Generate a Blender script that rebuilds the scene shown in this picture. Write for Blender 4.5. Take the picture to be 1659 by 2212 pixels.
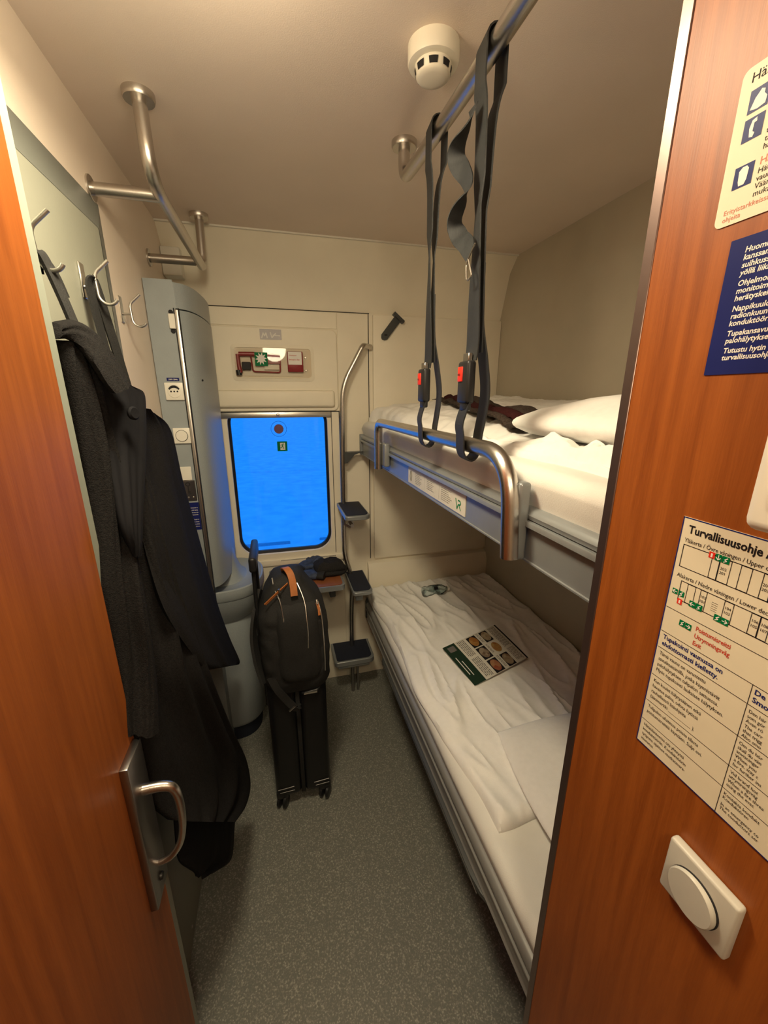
import bpy, bmesh, math, random
from mathutils import Vector, Matrix, noise
random.seed(7)
for o in list(bpy.data.objects): bpy.data.objects.remove(o)
SC = bpy.context.scene
COL = SC.collection
PI = math.pi

# ---------------------------------------------------------------- camera
CAM_F, CAM_CX, CAM_CY, CAM_H = 867.0, 829.5, 1106.0, 1.74
pitch, yaw = math.radians(16.1), math.radians(14.9)
cd = bpy.data.cameras.new('camera')
cd.sensor_fit = 'HORIZONTAL'; cd.sensor_width = 36.0
cd.lens = 36.0 * CAM_F / 1659.0
cd.clip_start = 0.02; cd.clip_end = 300
cam = bpy.data.objects.new('camera', cd); COL.objects.link(cam)
cam.location = (0, 0, CAM_H)
cam.rotation_euler = (PI/2 - pitch, 0, -yaw)
SC.camera = cam

# ---------------------------------------------------------------- world, lights, exposure
w = bpy.data.worlds.new('dusk_sky'); SC.world = w; w.use_nodes = True
wn = w.node_tree.nodes; wl = w.node_tree.links
bg = wn['Background']
tc = wn.new('ShaderNodeTexCoord'); sx = wn.new('ShaderNodeSeparateXYZ'); rp = wn.new('ShaderNodeValToRGB')
wl.new(tc.outputs['Generated'], sx.inputs[0]); wl.new(sx.outputs['Z'], rp.inputs[0]); wl.new(rp.outputs[0], bg.inputs[0])
rp.color_ramp.elements[0].color = (0.02, 0.33, 1.0, 1); rp.color_ramp.elements[1].color = (0.012, 0.25, 0.98, 1)
bg.inputs[1].default_value = 1.0
SC.view_settings.view_transform = 'Standard'; SC.view_settings.look = 'None'
SC.view_settings.exposure = 0.26; SC.view_settings.gamma = 1.0
try: SC.view_settings.use_curve_mapping = False
except Exception: pass

def point_light(name, loc, energy, col, rad):
    ld = bpy.data.lights.new(name, 'POINT'); ld.energy = energy; ld.color = col; ld.shadow_soft_size = rad
    o = bpy.data.objects.new(name, ld); COL.objects.link(o); o.location = loc; return o
LAMP_COL = (1.0, 0.855, 0.585)
LAMP_LOC = (-0.06, 0.74, 2.25)
point_light('ceiling_lamp_light', LAMP_LOC, 4.2, LAMP_COL, 0.09)
ad = bpy.data.lights.new('ceiling_lamp_downlight', 'AREA'); ad.shape = 'DISK'; ad.size = .26; ad.energy = 9.6; ad.color = LAMP_COL
ao = bpy.data.objects.new('ceiling_lamp_downlight', ad); COL.objects.link(ao); ao.location = (LAMP_LOC[0], LAMP_LOC[1], 2.335)

point_light('corridor_fill_light', (0.05, -0.45, 2.22), 15.0, LAMP_COL, 0.12)  # added fill behind the camera, lifts shadows and evens the far parts

# ---------------------------------------------------------------- helpers
_F0 = Vector((math.sin(yaw), math.cos(yaw), 0)); _R = Vector((math.cos(yaw), -math.sin(yaw), 0)); _Z = Vector((0, 0, 1))
_F = math.cos(pitch)*_F0 - math.sin(pitch)*_Z; _U = math.sin(pitch)*_F0 + math.cos(pitch)*_Z
def P(px, py, ax, v):
    """point of a known real plane (x, y or z = v) seen at a photo position"""
    d = _F + (px-CAM_CX)/CAM_F*_R - (py-CAM_CY)/CAM_F*_U
    i = 'xyz'.index(ax); c = Vector((0, 0, CAM_H))
    return c + d*((v-c[i])/d[i])

def mat(name, col, rough=0.5, metal=0.0, var=0.0, scale=40.0, bump=0.0, bscale=200.0, spec=0.5, stretch=None, col2=None, emit=None, coat=0.0, trans=0.0):
    m = bpy.data.materials.new(name); m.use_nodes = True
    n = m.node_tree.nodes; l = m.node_tree.links; b = n['Principled BSDF']
    b.inputs['Base Color'].default_value = (*col, 1); b.inputs['Roughness'].default_value = rough
    b.inputs['Metallic'].default_value = metal; b.inputs['Specular IOR Level'].default_value = spec
    b.inputs['Coat Weight'].default_value = coat; b.inputs['Transmission Weight'].default_value = trans
    if emit: b.inputs['Emission Color'].default_value = (*emit[:3], 1); b.inputs['Emission Strength'].default_value = emit[3]
    t = n.new('ShaderNodeTexCoord'); mp = n.new('ShaderNodeMapping'); l.new(t.outputs['Object'], mp.inputs[0])
    if stretch: mp.inputs['Scale'].default_value = stretch
    if var or col2:
        nz = n.new('ShaderNodeTexNoise'); nz.inputs['Scale'].default_value = scale; nz.inputs['Detail'].default_value = 4
        l.new(mp.outputs[0], nz.inputs['Vector'])
        r = n.new('ShaderNodeValToRGB'); l.new(nz.outputs[0], r.inputs[0]); l.new(r.outputs[0], b.inputs['Base Color'])
        r.color_ramp.elements[0].position = .32; r.color_ramp.elements[1].position = .68
        c2 = col2 or tuple(min(1, c*(1+var)) for c in col); c1 = col if col2 else tuple(c*(1-var) for c in col)
        r.color_ramp.elements[0].color = (*c1, 1); r.color_ramp.elements[1].color = (*c2, 1)
    if bump:
        nz = n.new('ShaderNodeTexNoise'); nz.inputs['Scale'].default_value = bscale; nz.inputs['Detail'].default_value = 3
        l.new(mp.outputs[0], nz.inputs['Vector'])
        bp = n.new('ShaderNodeBump'); bp.inputs['Strength'].default_value = bump; bp.inputs['Distance'].default_value = 0.002
        l.new(nz.outputs[0], bp.inputs['Height']); l.new(bp.outputs[0], b.inputs['Normal'])
    return m

M = {}
M['cream'] = mat('cream_plastic_wall', (.86, .80, .66), .5, var=.03, scale=5, bump=.12, bscale=350)
M['left_wall'] = mat('cream_laminate_wall', (.84, .73, .62), .5, var=.02, scale=4, bump=.15, bscale=300)
M['ceiling'] = mat('beige_grey_ceiling', (.78, .67, .58), .6, var=.03, scale=3, bump=.2, bscale=400)
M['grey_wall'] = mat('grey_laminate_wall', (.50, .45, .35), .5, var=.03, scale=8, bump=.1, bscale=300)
M['panel_grey'] = mat('grey_green_door_laminate', (.27, .275, .225), .45, var=.03, scale=6, bump=.1, bscale=250)
M['panel_edge'] = mat('darker_grey_door_edge', (.15, .16, .145), .45, var=.03, scale=6)
M['jamb'] = mat('pale_grey_green_frame', (.30, .33, .28), .45, var=.03, scale=10)
M['blue_grey'] = mat('blue_grey_laminate', (.29, .325, .34), .42, var=.04, scale=12, bump=.1, bscale=250)
M['blue_grey2'] = mat('blue_grey_moulding', (.30, .335, .35), .38, var=.05, scale=300, bump=.1, bscale=400)
M['corridor'] = mat('corridor_wall', (.55, .42, .30), .5, var=.03)
M['steel'] = mat('brushed_steel', (.60, .57, .53), .27, 1.0, bump=.15, bscale=60, stretch=(40, 1, 1))
M['steel_dark'] = mat('dark_satin_steel', (.34, .32, .31), .3, 1.0)
M['alu'] = mat('satin_aluminium', (.66, .64, .60), .33, 1.0)
M['strip'] = mat('polished_trim_strip', (.20, .14, .125), .33, .85)
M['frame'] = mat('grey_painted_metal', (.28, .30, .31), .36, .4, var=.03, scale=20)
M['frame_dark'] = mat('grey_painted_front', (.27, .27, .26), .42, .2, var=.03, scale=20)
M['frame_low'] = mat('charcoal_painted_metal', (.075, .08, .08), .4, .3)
M['white_cloth'] = mat('white_cotton', (.88, .87, .84), .85, var=.02, scale=60, bump=.25, bscale=700, spec=.2)
M['sheet'] = mat('white_cotton_sheet', (.72, .71, .67), .85, var=.015, scale=20, bump=.2, bscale=500, spec=.2)
M['black_wool'] = mat('charcoal_wool', (.010, .0095, .010), .95, col2=(.019, .018, .018), scale=260, bump=.8, bscale=500, spec=.1)
M['black_lining'] = mat('black_lining', (.008, .008, .010), .8, spec=.15, bump=.2)
M['black_nylon'] = mat('black_nylon', (.018, .018, .018), .75, col2=(.028, .028, .028), scale=400, bump=.4, bscale=500, spec=.25)
M['black_shell'] = mat('black_suitcase_shell', (.008, .008, .009), .38, bump=.2, bscale=300, spec=.35)
M['black_plastic'] = mat('black_plastic', (.015, .015, .016), .4, spec=.4)
M['webbing'] = mat('grey_black_webbing', (.014, .016, .018), .45, col2=(.030, .032, .033), scale=30, stretch=(30, 30, 1), bump=.5, bscale=600, spec=.35)
M['rubber'] = mat('black_rubber', (.012, .014, .02), .45)
M['tread'] = mat('dark_blue_rubber_tread', (.016, .020, .035), .7, bump=.6, bscale=500, spec=.3)
M['white_plastic'] = mat('white_plastic', (.78, .76, .68), .35, var=.01)
M['detector'] = mat('ivory_plastic', (.84, .80, .68), .4, var=.01)
M['off_white'] = mat('off_white_switch', (.55, .54, .48), .4, var=.02)
M['dark'] = mat('dark_hole', (.01, .01, .012), .8)
M['leather'] = mat('tan_leather', (.42, .14, .035), .55, var=.1, scale=40, bump=.3)
M['paper'] = mat('white_card', (.70, .67, .58), .5, var=.02, spec=.12)
M['paper2'] = mat('cream_sign', (.74, .68, .52), .45, var=.01, spec=.12)
M['window_mark'] = mat('backlit_red_sticker', (.16, .07, .13), .6, var=.02)  # red sticker, its dulling by the backlight is put into the colour
M['sticker_grey'] = mat('silvery_grey_sticker', (.48, .46, .48), .5, var=.05)
M['black_gloss'] = mat('dark_chrome', (.16, .15, .15), .3, .9)
M['navy'] = mat('navy_sign', (.012, .018, .12), .4, var=.03, spec=.12)
M['ink'] = mat('black_ink', (.015, .014, .016), .6, var=.01, spec=.12)
M['ink_soft'] = mat('grey_ink', (.16, .15, .14), .6, var=.01, spec=.12)
M['ink_red'] = mat('red_ink', (.55, .05, .03), .6, var=.01, spec=.12)
M['ink_pink'] = mat('faded_red_ink', (.60, .22, .16), .6, var=.01, spec=.12)
M['ink_blue'] = mat('blue_ink', (.01, .02, .14), .6, var=.01, spec=.12)
M['ink_white'] = mat('white_ink', (.80, .78, .74), .5, var=.01, spec=.12)
M['ink_green'] = mat('green_ink', (.01, .22, .07), .5, var=.01, spec=.12)
M['green'] = mat('green_sticker', (.0, .16, .05), .5, var=.02, spec=.12)
M['dark_green'] = mat('dark_green_print', (.012, .035, .018), .5, var=.05)
M['red'] = mat('red_plastic', (.75, .03, .015), .4, var=.02)
M['dark_red'] = mat('dark_red_metal', (.25, .015, .02), .35, var=.05)
M['orange_top'] = mat('orange_brown_table_top', (.26, .085, .03), .45, var=.05)
M['brown_cloth'] = mat('dark_brown_wool', (.035, .022, .018), .95, col2=(.07, .055, .045), scale=200, bump=.8, spec=.1)
M['maroon'] = mat('maroon_wool', (.04, .010, .010), .95, var=.3, scale=200, bump=.8, spec=.1)
M['charcoal_knit'] = mat('charcoal_knit', (.025, .024, .024), .95, var=.2, scale=200, bump=.8, spec=.1)
M['navy_glove'] = mat('navy_glove_fabric', (.03, .045, .09), .7, var=.3, scale=60, bump=.6)
M['foil'] = mat('silver_cup_metal', (.45, .52, .62), .2, .9)
M['snow'] = mat('snow', (.66, .78, .90), .9, col2=(.92, .94, 1.0), scale=1.6, bump=1.0, bscale=2.0, spec=.1)
M['rail_outside'] = mat('snowy_rail', (.30, .40, .52), .7, var=.1)
M['lamp_glow'] = mat('lamp_diffuser', (.9, .85, .7), .5, emit=(1.0, .76, .43, 6.0))

# wood
def wood():
    m = bpy.data.materials.new('orange_cherry_veneer'); m.use_nodes = True
    n = m.node_tree.nodes; l = m.node_tree.links; b = n['Principled BSDF']
    t = n.new('ShaderNodeTexCoord'); mp = n.new('ShaderNodeMapping'); l.new(t.outputs['Object'], mp.inputs[0])
    mp.inputs['Scale'].default_value = (1, 26, 1.3)
    a = n.new('ShaderNodeTexNoise'); a.inputs['Scale'].default_value = 2.2; a.inputs['Detail'].default_value = 5; a.inputs['Distortion'].default_value = .5
    l.new(mp.outputs[0], a.inputs['Vector'])
    mp2 = n.new('ShaderNodeMapping'); l.new(t.outputs['Object'], mp2.inputs[0]); mp2.inputs['Scale'].default_value = (1, 220, 9)
    c = n.new('ShaderNodeTexNoise'); c.inputs['Scale'].default_value = 3.0; c.inputs['Detail'].default_value = 3; l.new(mp2.outputs[0], c.inputs['Vector'])
    mx = n.new('ShaderNodeMath'); mx.operation = 'MULTIPLY_ADD'; l.new(c.outputs[0], mx.inputs[0]); mx.inputs[1].default_value = .35; l.new(a.outputs[0], mx.inputs[2])
    r = n.new('ShaderNodeValToRGB'); l.new(mx.outputs[0], r.inputs[0]); l.new(r.outputs[0], b.inputs['Base Color'])
    r.color_ramp.elements[0].position = .45; r.color_ramp.elements[1].position = .85
    r.color_ramp.elements[0].color = (.225, .056, .008, 1); r.color_ramp.elements[1].color = (.335, .093, .015, 1)
    b.inputs['Roughness'].default_value = .42; b.inputs['Specular IOR Level'].default_value = .32
    bp = n.new('ShaderNodeBump'); bp.inputs['Strength'].default_value = .12; bp.inputs['Distance'].default_value = .001
    l.new(c.outputs[0], bp.inputs['Height']); l.new(bp.outputs[0], b.inputs['Normal'])
    return m
M['wood'] = wood()
def floor_mat():
    m = bpy.data.materials.new('speckled_vinyl_floor'); m.use_nodes = True
    n = m.node_tree.nodes; l = m.node_tree.links; b = n['Principled BSDF']
    t = n.new('ShaderNodeTexCoord'); v = n.new('ShaderNodeTexNoise'); v.inputs['Scale'].default_value = 210; v.inputs['Detail'].default_value = 2
    l.new(t.outputs['Object'], v.inputs['Vector'])
    r = n.new('ShaderNodeValToRGB'); l.new(v.outputs[0], r.inputs[0]); l.new(r.outputs[0], b.inputs['Base Color'])
    e = r.color_ramp.elements; e[0].position = .40; e[0].color = (.150, .158, .140, 1); e[1].position = .70; e[1].color = (.37, .37, .32, 1)
    k = e.new(.55); k.color = (.19, .19, .168, 1)
    b.inputs['Roughness'].default_value = .5
    bp = n.new('ShaderNodeBump'); bp.inputs['Strength'].default_value = .25; bp.inputs['Distance'].default_value = .002
    l.new(v.outputs[0], bp.inputs['Height']); l.new(bp.outputs[0], b.inputs['Normal'])
    return m
M['floor'] = floor_mat()
def glass_mat(name, tint=(1, 1, 1), gloss=.06):
    m = bpy.data.materials.new(name); m.use_nodes = True
    n = m.node_tree.nodes; l = m.node_tree.links
    for x in list(n):
        if x.type == 'BSDF_PRINCIPLED': n.remove(x)
    t = n.new('ShaderNodeBsdfTransparent'); t.inputs[0].default_value = (*tint, 1)
    g = n.new('ShaderNodeBsdfGlossy'); g.inputs['Roughness'].default_value = .03
    mx = n.new('ShaderNodeMixShader'); mx.inputs[0].default_value = gloss
    fr = n.new('ShaderNodeFresnel'); fr.inputs[0].default_value = 1.35; l.new(fr.outputs[0], mx.inputs[0])
    l.new(t.outputs[0], mx.inputs[1]); l.new(g.outputs[0], mx.inputs[2])
    l.new(mx.outputs[0], n['Material Output'].inputs[0]); return m
M['glass'] = glass_mat('window_glass', (.97, .98, 1))
M['clear'] = glass_mat('clear_plastic_cover', (.93, .92, .90))
M['pet'] = glass_mat('clear_bottle_plastic', (.80, .86, .86))

class MB:
    def __init__(s): s.b = bmesh.new()
    def face(s, pts):
        vs = [s.b.verts.new(p) for p in pts]; return s.b.faces.new(vs)
    def box(s, x0, x1, y0, y1, z0, z1, bev=0, seg=2):
        t = bmesh.new(); bmesh.ops.create_cube(t, size=1)
        for v in t.verts: v.co = ((x0+x1)/2+v.co.x*(x1-x0), (y0+y1)/2+v.co.y*(y1-y0), (z0+z1)/2+v.co.z*(z1-z0))
        if bev: bmesh.ops.bevel(t, geom=t.edges[:]+t.verts[:], offset=bev, segments=seg, profile=.5, affect='EDGES')
        s.add(t); return s
    def add(s, t, mtx=None):
        if mtx: t.transform(mtx)
        me = bpy.data.meshes.new('t'); t.to_mesh(me); t.free(); s.b.from_mesh(me); bpy.data.meshes.remove(me); return s
    def addmesh(s, me): s.b.from_mesh(me); return s
    def tube(s, pts, r, n=14, caps=True, closed=False):
        pts = [Vector(p) for p in pts]; N = len(pts); rs = r if isinstance(r, (list, tuple)) else [r]*N
        rings = []; up = None
        for i, p in enumerate(pts):
            a = pts[i-1] if (i > 0 or closed) else p; c = pts[(i+1) % N] if (i < N-1 or closed) else p
            d = (c-a).normalized()
            if up is None:
                up = Vector((0, 0, 1)) if abs(d.z) < .9 else Vector((1, 0, 0))
            sd = d.cross(up).normalized(); up = sd.cross(d).normalized()
            rings.append([s.b.verts.new(p + rs[i]*(math.cos(2*PI*k/n)*sd + math.sin(2*PI*k/n)*up)) for k in range(n)])
        m = N if closed else N-1
        for i in range(m):
            A, B = rings[i], rings[(i+1) % N]
            for k in range(n): s.b.faces.new((A[k], A[(k+1) % n], B[(k+1) % n], B[k]))
        if caps and not closed: s.b.faces.new(rings[0][::-1]); s.b.faces.new(rings[-1])
        return s
    def lathe(s, prof, c, ax=(0, 0, 1), n=32):
        ax = Vector(ax).normalized(); u = Vector((0, 0, 1)) if abs(ax.z) < .9 else Vector((1, 0, 0))
        a = ax.cross(u).normalized(); b = ax.cross(a); c = Vector(c); rings = []
        for r, h in prof:
            if r < 1e-6: rings.append([s.b.verts.new(c+ax*h)])
            else: rings.append([s.b.verts.new(c+ax*h+r*(math.cos(2*PI*k/n)*a+math.sin(2*PI*k/n)*b)) for k in range(n)])
        for A, B in zip(rings, rings[1:]):
            for k in range(n):
                k2 = (k+1) % n
                if len(A) == 1 and len(B) == 1: continue
                if len(A) == 1: s.b.faces.new((A[0], B[k2], B[k]))
                elif len(B) == 1: s.b.faces.new((A[k], A[k2], B[0]))
                else: s.b.faces.new((A[k], A[k2], B[k2], B[k]))
        return s
    def prism(s, poly, fn, a, b):
        """poly of (p, q); fn(p, q, t) -> point; extruded t from a to b"""
        A = [s.b.verts.new(fn(p, q, a)) for p, q in poly]; B = [s.b.verts.new(fn(p, q, b)) for p, q in poly]; n = len(poly)
        for i in range(n): s.b.faces.new((A[i], A[(i+1) % n], B[(i+1) % n], B[i]))
        s.b.faces.new(A[::-1]); s.b.faces.new(B); return s
    def ribbon(s, pts, wd, wid, th=.0015):
        """flat webbing along pts; wd = width direction or a list of them"""
        pts = [Vector(p) for p in pts]; N = len(pts); rings = []
        for i, p in enumerate(pts):
            d = (pts[min(i+1, N-1)]-pts[max(i-1, 0)]).normalized()
            wv = Vector(wd[i] if isinstance(wd, list) else wd); wv = (wv - d*wv.dot(d)).normalized(); nn = d.cross(wv)
            W = wid[i] if isinstance(wid, list) else wid
            rings.append([s.b.verts.new(p+wv*W/2*a+nn*th*b) for a, b in ((-1, -1), (1, -1), (1, 1), (-1, 1))])
        for A, B in zip(rings, rings[1:]):
            for k in range(4): s.b.faces.new((A[k], A[(k+1) % 4], B[(k+1) % 4], B[k]))
        s.b.faces.new(rings[0][::-1]); s.b.faces.new(rings[-1]); return s
    def ring(s, inner, outer):
        A = [s.b.verts.new(p) for p in inner]; B = [s.b.verts.new(p) for p in outer]; n = len(A)
        for i in range(n): s.b.faces.new((A[i], A[(i+1) % n], B[(i+1) % n], B[i]))
        return s
    def strips(s, rows):
        R = [[s.b.verts.new(p) for p in r] for r in rows]
        for A, B in zip(R, R[1:]):
            for k in range(len(A)-1): s.b.faces.new((A[k], A[k+1], B[k+1], B[k]))
        return R
    def loops(s, rows, cap=True):
        R = [[s.b.verts.new(p) for p in r] for r in rows]; n = len(R[0])
        for A, B in zip(R, R[1:]):
            for k in range(n): s.b.faces.new((A[k], A[(k+1) % n], B[(k+1) % n], B[k]))
        if cap: s.b.faces.new(R[0][::-1]); s.b.faces.new(R[-1])
        return s

def base_of(b):
    vs = [v.co for v in b.verts]
    return Vector(((min(v.x for v in vs)+max(v.x for v in vs))/2, (min(v.y for v in vs)+max(v.y for v in vs))/2, min(v.z for v in vs)))
def obj(name, mb, m, parent=None, smooth=True, angle=40, sub=0):
    b = mb.b if isinstance(mb, MB) else mb
    bmesh.ops.recalc_face_normals(b, faces=b.faces[:])
    if parent is None: off = base_of(b)
    else:
        off = Vector(parent['_w'])
    bmesh.ops.translate(b, vec=-off, verts=b.verts[:])
    me = bpy.data.meshes.new(name); b.to_mesh(me); b.free()
    me.materials.append(M[m])
    if smooth:
        for p in me.polygons: p.use_smooth = True
        me.set_sharp_from_angle(angle=math.radians(angle))
    o = bpy.data.objects.new(name, me); COL.objects.link(o)
    if parent is None: o.location = off
    else: o.parent = parent
    o['_w'] = list(off)
    if sub:
        md = o.modifiers.new('s', 'SUBSURF'); md.levels = sub; md.render_levels = sub
    return o
def thing(name, loc, label, cat, group=None):
    o = bpy.data.objects.new(name, None); COL.objects.link(o); o.location = loc; o['_w'] = list(loc)
    o.empty_display_size = .05
    return tag(o, label, cat, group)
def tag(o, label, cat, group=None, kind=None):
    o['label'] = label; o['category'] = cat
    if group: o['group'] = group
    if kind: o['kind'] = kind
    return o
def struct(name, mb, m, **k):
    o = obj(name, mb, m, **k); o['kind'] = 'structure'; return o
def fillet(pts, r, n=8):
    pts = [Vector(p) for p in pts]; out = [pts[0]]
    for i in range(1, len(pts)-1):
        a, p, c = pts[i-1], pts[i], pts[i+1]; rr = r[i-1] if isinstance(r, list) else r
        u = (a-p); v = (c-p); rr = min(rr, u.length*.49, v.length*.49); u.normalize(); v.normalize()
        A, B = p+u*rr, p+v*rr
        for k in range(n+1):
            t = k/n; out.append(A*(1-t)**2+p*2*t*(1-t)+B*t*t)
    out.append(pts[-1]); return out
def spline(pts, n=10):
    pts = [Vector(p) for p in pts]; Q = [pts[0]]+pts+[pts[-1]]; out = []
    for i in range(1, len(Q)-2):
        a, b, c, d = Q[i-1:i+3]
        for k in range(n):
            t = k/n; out.append(.5*((2*b)+(c-a)*t+(2*a-5*b+4*c-d)*t*t+(3*b-a-3*c+d)*t**3))
    out.append(pts[-1]); return out
def rrect(x0, x1, z0, z1, r, n=8):
    out = []
    for cx, cz, a0 in ((x1-r, z1-r, 0), (x0+r, z1-r, 90), (x0+r, z0+r, 180), (x1-r, z0+r, 270)):
        for k in range(n+1):
            a = math.radians(a0+90*k/n); out.append((cx+r*math.cos(a), cz+r*math.sin(a)))
    return out
XZ = lambda y: (lambda p, q, t: (p, t, q))
def slab_xz(mb, poly, y0, y1): return mb.prism(poly, lambda p, q, t: (p, t, q), y0, y1)
def slab_yz(mb, poly, x0, x1): return mb.prism(poly, lambda p, q, t: (t, p, q), x0, x1)
def slab_xy(mb, poly, z0, z1): return mb.prism(poly, lambda p, q, t: (p, q, t), z0, z1)

def lettering(lines, mapper, thick=0.0):
    """lines: (string, u, v, height, extra dict); mapper(u, v) -> world point on the sign's face"""
    out = bmesh.new()
    for L in lines:
        s, u, v, h = L[:4]; k = L[4] if len(L) > 4 else {}
        c = bpy.data.curves.new('t', 'FONT'); c.body = s; c.size = h*1.38; c.resolution_u = 2; c.offset = k.get('bold', 0)*h; c.shear = k.get('shear', 0)
        c.align_x = k.get('align', 'LEFT')
        o = bpy.data.objects.new('t', c); COL.objects.link(o)
        me = bpy.data.meshes.new_from_object(o); bpy.data.objects.remove(o); bpy.data.curves.remove(c)
        sx_ = k.get('sx', 1.0); rot = k.get('rot', 0.0)
        for q in me.vertices:
            a, b = q.co.x*sx_, q.co.y
            a, b = a*math.cos(rot)-b*math.sin(rot), a*math.sin(rot)+b*math.cos(rot)
            q.co = mapper(u+a, v+b)
        out.from_mesh(me); bpy.data.meshes.remove(me)
    m = MB(); m.b = out; return m
def rects(rs, mapper):
    m = MB()
    for u0, u1, v0, v1 in rs: m.face([mapper(u0, v0), mapper(u1, v0), mapper(u1, v1), mapper(u0, v1)])
    return m
def polys(ps, mapper):
    m = MB()
    for p in ps: m.face([mapper(a, b) for a, b in p])
    return m

def stroke(mb, pts, wd, mp, th=.0002):
    for a, b2 in zip(pts, pts[1:]):
        a, b2 = Vector((a[0], a[1])), Vector((b2[0], b2[1])); d = (b2-a).normalized(); n_ = Vector((-d.y, d.x))*wd/2; e = d*wd*.3
        f_ = mb.face([mp(*(a-e+n_)), mp(*(a-e-n_)), mp(*(b2+e-n_)), mp(*(b2+e+n_))]); f_.normal_update(); nv_ = f_.normal.copy(); k_ = len(mb.b.faces) % 3-1
        for v_ in f_.verts: v_.co += nv_*.00006*k_

# ---------------------------------------------------------------- room
XL, XR, YB, ZC = -.415, 1.257, 2.20, 2.43
PX = .42                     # face of the entrance partition on the right
m = MB(); m.box(-1.3, XR+.03, -1.3, YB+.05, -.05, 0); struct('floor', m, 'floor')
m = MB(); m.box(-1.3, XR+.03, -1.3, YB+.05, ZC, ZC+.05); struct('ceiling', m, 'ceiling')
m = MB(); m.box(XL-.04, XL, .30, YB+.05, 0, ZC); struct('wall_left', m, 'left_wall')
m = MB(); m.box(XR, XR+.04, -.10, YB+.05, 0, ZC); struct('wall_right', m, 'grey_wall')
# back wall with the window opening
WX0, WX1, WZ0, WZ1 = -.232, .272, .885, 1.70
inner = rrect(WX0, WX1, WZ0, WZ1, .095, 10)
OX0, OX1, OZ0, OZ1 = -.29, .335, .845, 1.72
def to_rect(p, x0, x1, z0, z1):
    cx, cz = (x0+x1)/2, (z0+z1)/2; hx, hz = (x1-x0)/2, (z1-z0)/2
    dx, dz = (p[0]-cx)/hx, (p[1]-cz)/hz; k = 1/max(abs(dx), abs(dz)); return (cx+dx*k*hx, cz+dz*k*hz)
m = MB()
outer = [to_rect(p, OX0, OX1, OZ0, OZ1) for p in inner]
m.ring([(p[0], YB, p[1]) for p in inner], [(p[0], YB, p[1]) for p in outer])
m.ring([(p[0], YB, p[1]) for p in inner], [(p[0], YB+.05, p[1]) for p in inner])
for a, b, c, d in ((XL-.04, OX0, 0, ZC), (OX1, XR+.04, 0, ZC), (OX0, OX1, 0, OZ0), (OX0, OX1, OZ1, ZC)):
    m.box(a, b, YB, YB+.05, c, d)
struct('wall_back', m, 'cream')
# sloped cove between back wall and ceiling
m = MB(); slab_yz(m, [(YB, 2.147), (YB-.001, 2.150), (2.135, 2.36), (2.068, ZC), (YB, ZC)], XL, XR); struct('trim_1', m, 'cream')
m = MB(); m.box(XL, XR, 2.060, 2.072, ZC-.006, ZC); struct('trim_2', m, 'white_plastic')
# moulded wall panels around the window
m = MB()
slab_xz(m, rrect(-.31, .335, 1.665, 2.062, .03), YB-.010, YB+.002)
o = struct('trim_3', m, 'cream'); md = o.modifiers.new('b', 'BEVEL'); md.width = .006; md.segments = 3; md.limit_method = 'ANGLE'
m = MB(); m.box(-.30, .312, YB-.030, YB-.008, 1.685, 1.768, .014, 4); struct('trim_4', m, 'cream')
m = MB(); m.box(XL, .498, YB-.004, YB+.002, .86, 2.142, .002, 1)
# proud panel left of the seam is a frame around the window opening: build it as strips
m.b.clear()
m.box(.3385, .498, YB-.004, YB+.002, .0, 2.142, .001, 1); m.box(XL, .336, YB-.004, YB+.002, 2.066, 2.142, .001, 1)
struct('trim_5', m, 'cream')
m = MB(); m.box(.522, XR, YB-.018, YB+.002, .80, 2.140, .006, 2); struct('trim_6', m, 'cream')
m = MB(); slab_yz(m, [(YB, .50), (YB-.05, .50), (YB-.05, .735), (YB-.03, .775), (YB, .785)], .48, XR); struct('trim_7', m, 'cream')
# dark seams
m = MB(); m.box(-.30, .505, YB-.0050, YB-.003, 2.1440, 2.1470); m.box(.4995, .502, YB-.0045, YB+.001, .80, 2.147)
m.box(-.262, -.259, YB-.002, YB+.001, .93, 1.66); m.box(.292, .295, YB-.002, YB+.001, .86, 1.66)
m.box(.334, .3385, YB-.003, YB+.001, .80, 1.665); m.box(-.285, .334, YB-.003, YB+.001, 1.66, 1.665)
struct('trim_8', m, 'dark')
# sill shelf under window with vent perforations
m = MB(); m.box(-.29, .334, YB-.012, YB+.001, .815, .850, .004, 2); struct('trim_9', m, 'cream')
m = MB()
for i in range(46): m.box(-.02+i*.0068, -.0165+i*.0068, YB-.0135, YB-.011, .842, .846)
struct('trim_10', m, 'dark')
# window: gasket, glass, blind header
win = bpy.data.objects.new('window_1', None); COL.objects.link(win); win.location = (.02, YB, WZ0); win['_w'] = [.02, YB, WZ0]; win['kind'] = 'structure'
gi = rrect(WX0+.012, WX1-.012, WZ0+.012, WZ1-.012, .085, 10)
m = MB(); m.ring([(p[0], YB+.034, p[1]) for p in gi], [(p[0], YB+.020, p[1]) for p in inner])
m.ring([(p[0], YB+.034, p[1]) for p in gi], [(p[0], YB+.05, p[1]) for p in gi]); obj('gasket', m, 'rubber', win)
m = MB(); m.box(WX0, WX1, YB+.040, YB+.044, WZ0, WZ1); obj('pane', m, 'glass', win)
m = MB(); m.box(-.258, .291, YB-.012, YB+.004, 1.633, 1.661, .003, 2); bl = obj('blind_rail', m, 'alu', win)
m = MB(); m.lathe([(0, .022), (.006, .021), (.008, .015), (.004, .009), (.004, 0)], (.018, YB-.012, 1.648), (0, -1, 0), 16); obj('knob', m, 'steel', bl)
m = MB(); m.lathe([(0, .002), (.0245, .002), (.0245, 0), (0, 0)], (.018, YB+.039, 1.573), (0, -1, 0), 32)
o = obj('round_mark', m, 'window_mark', win)
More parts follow.
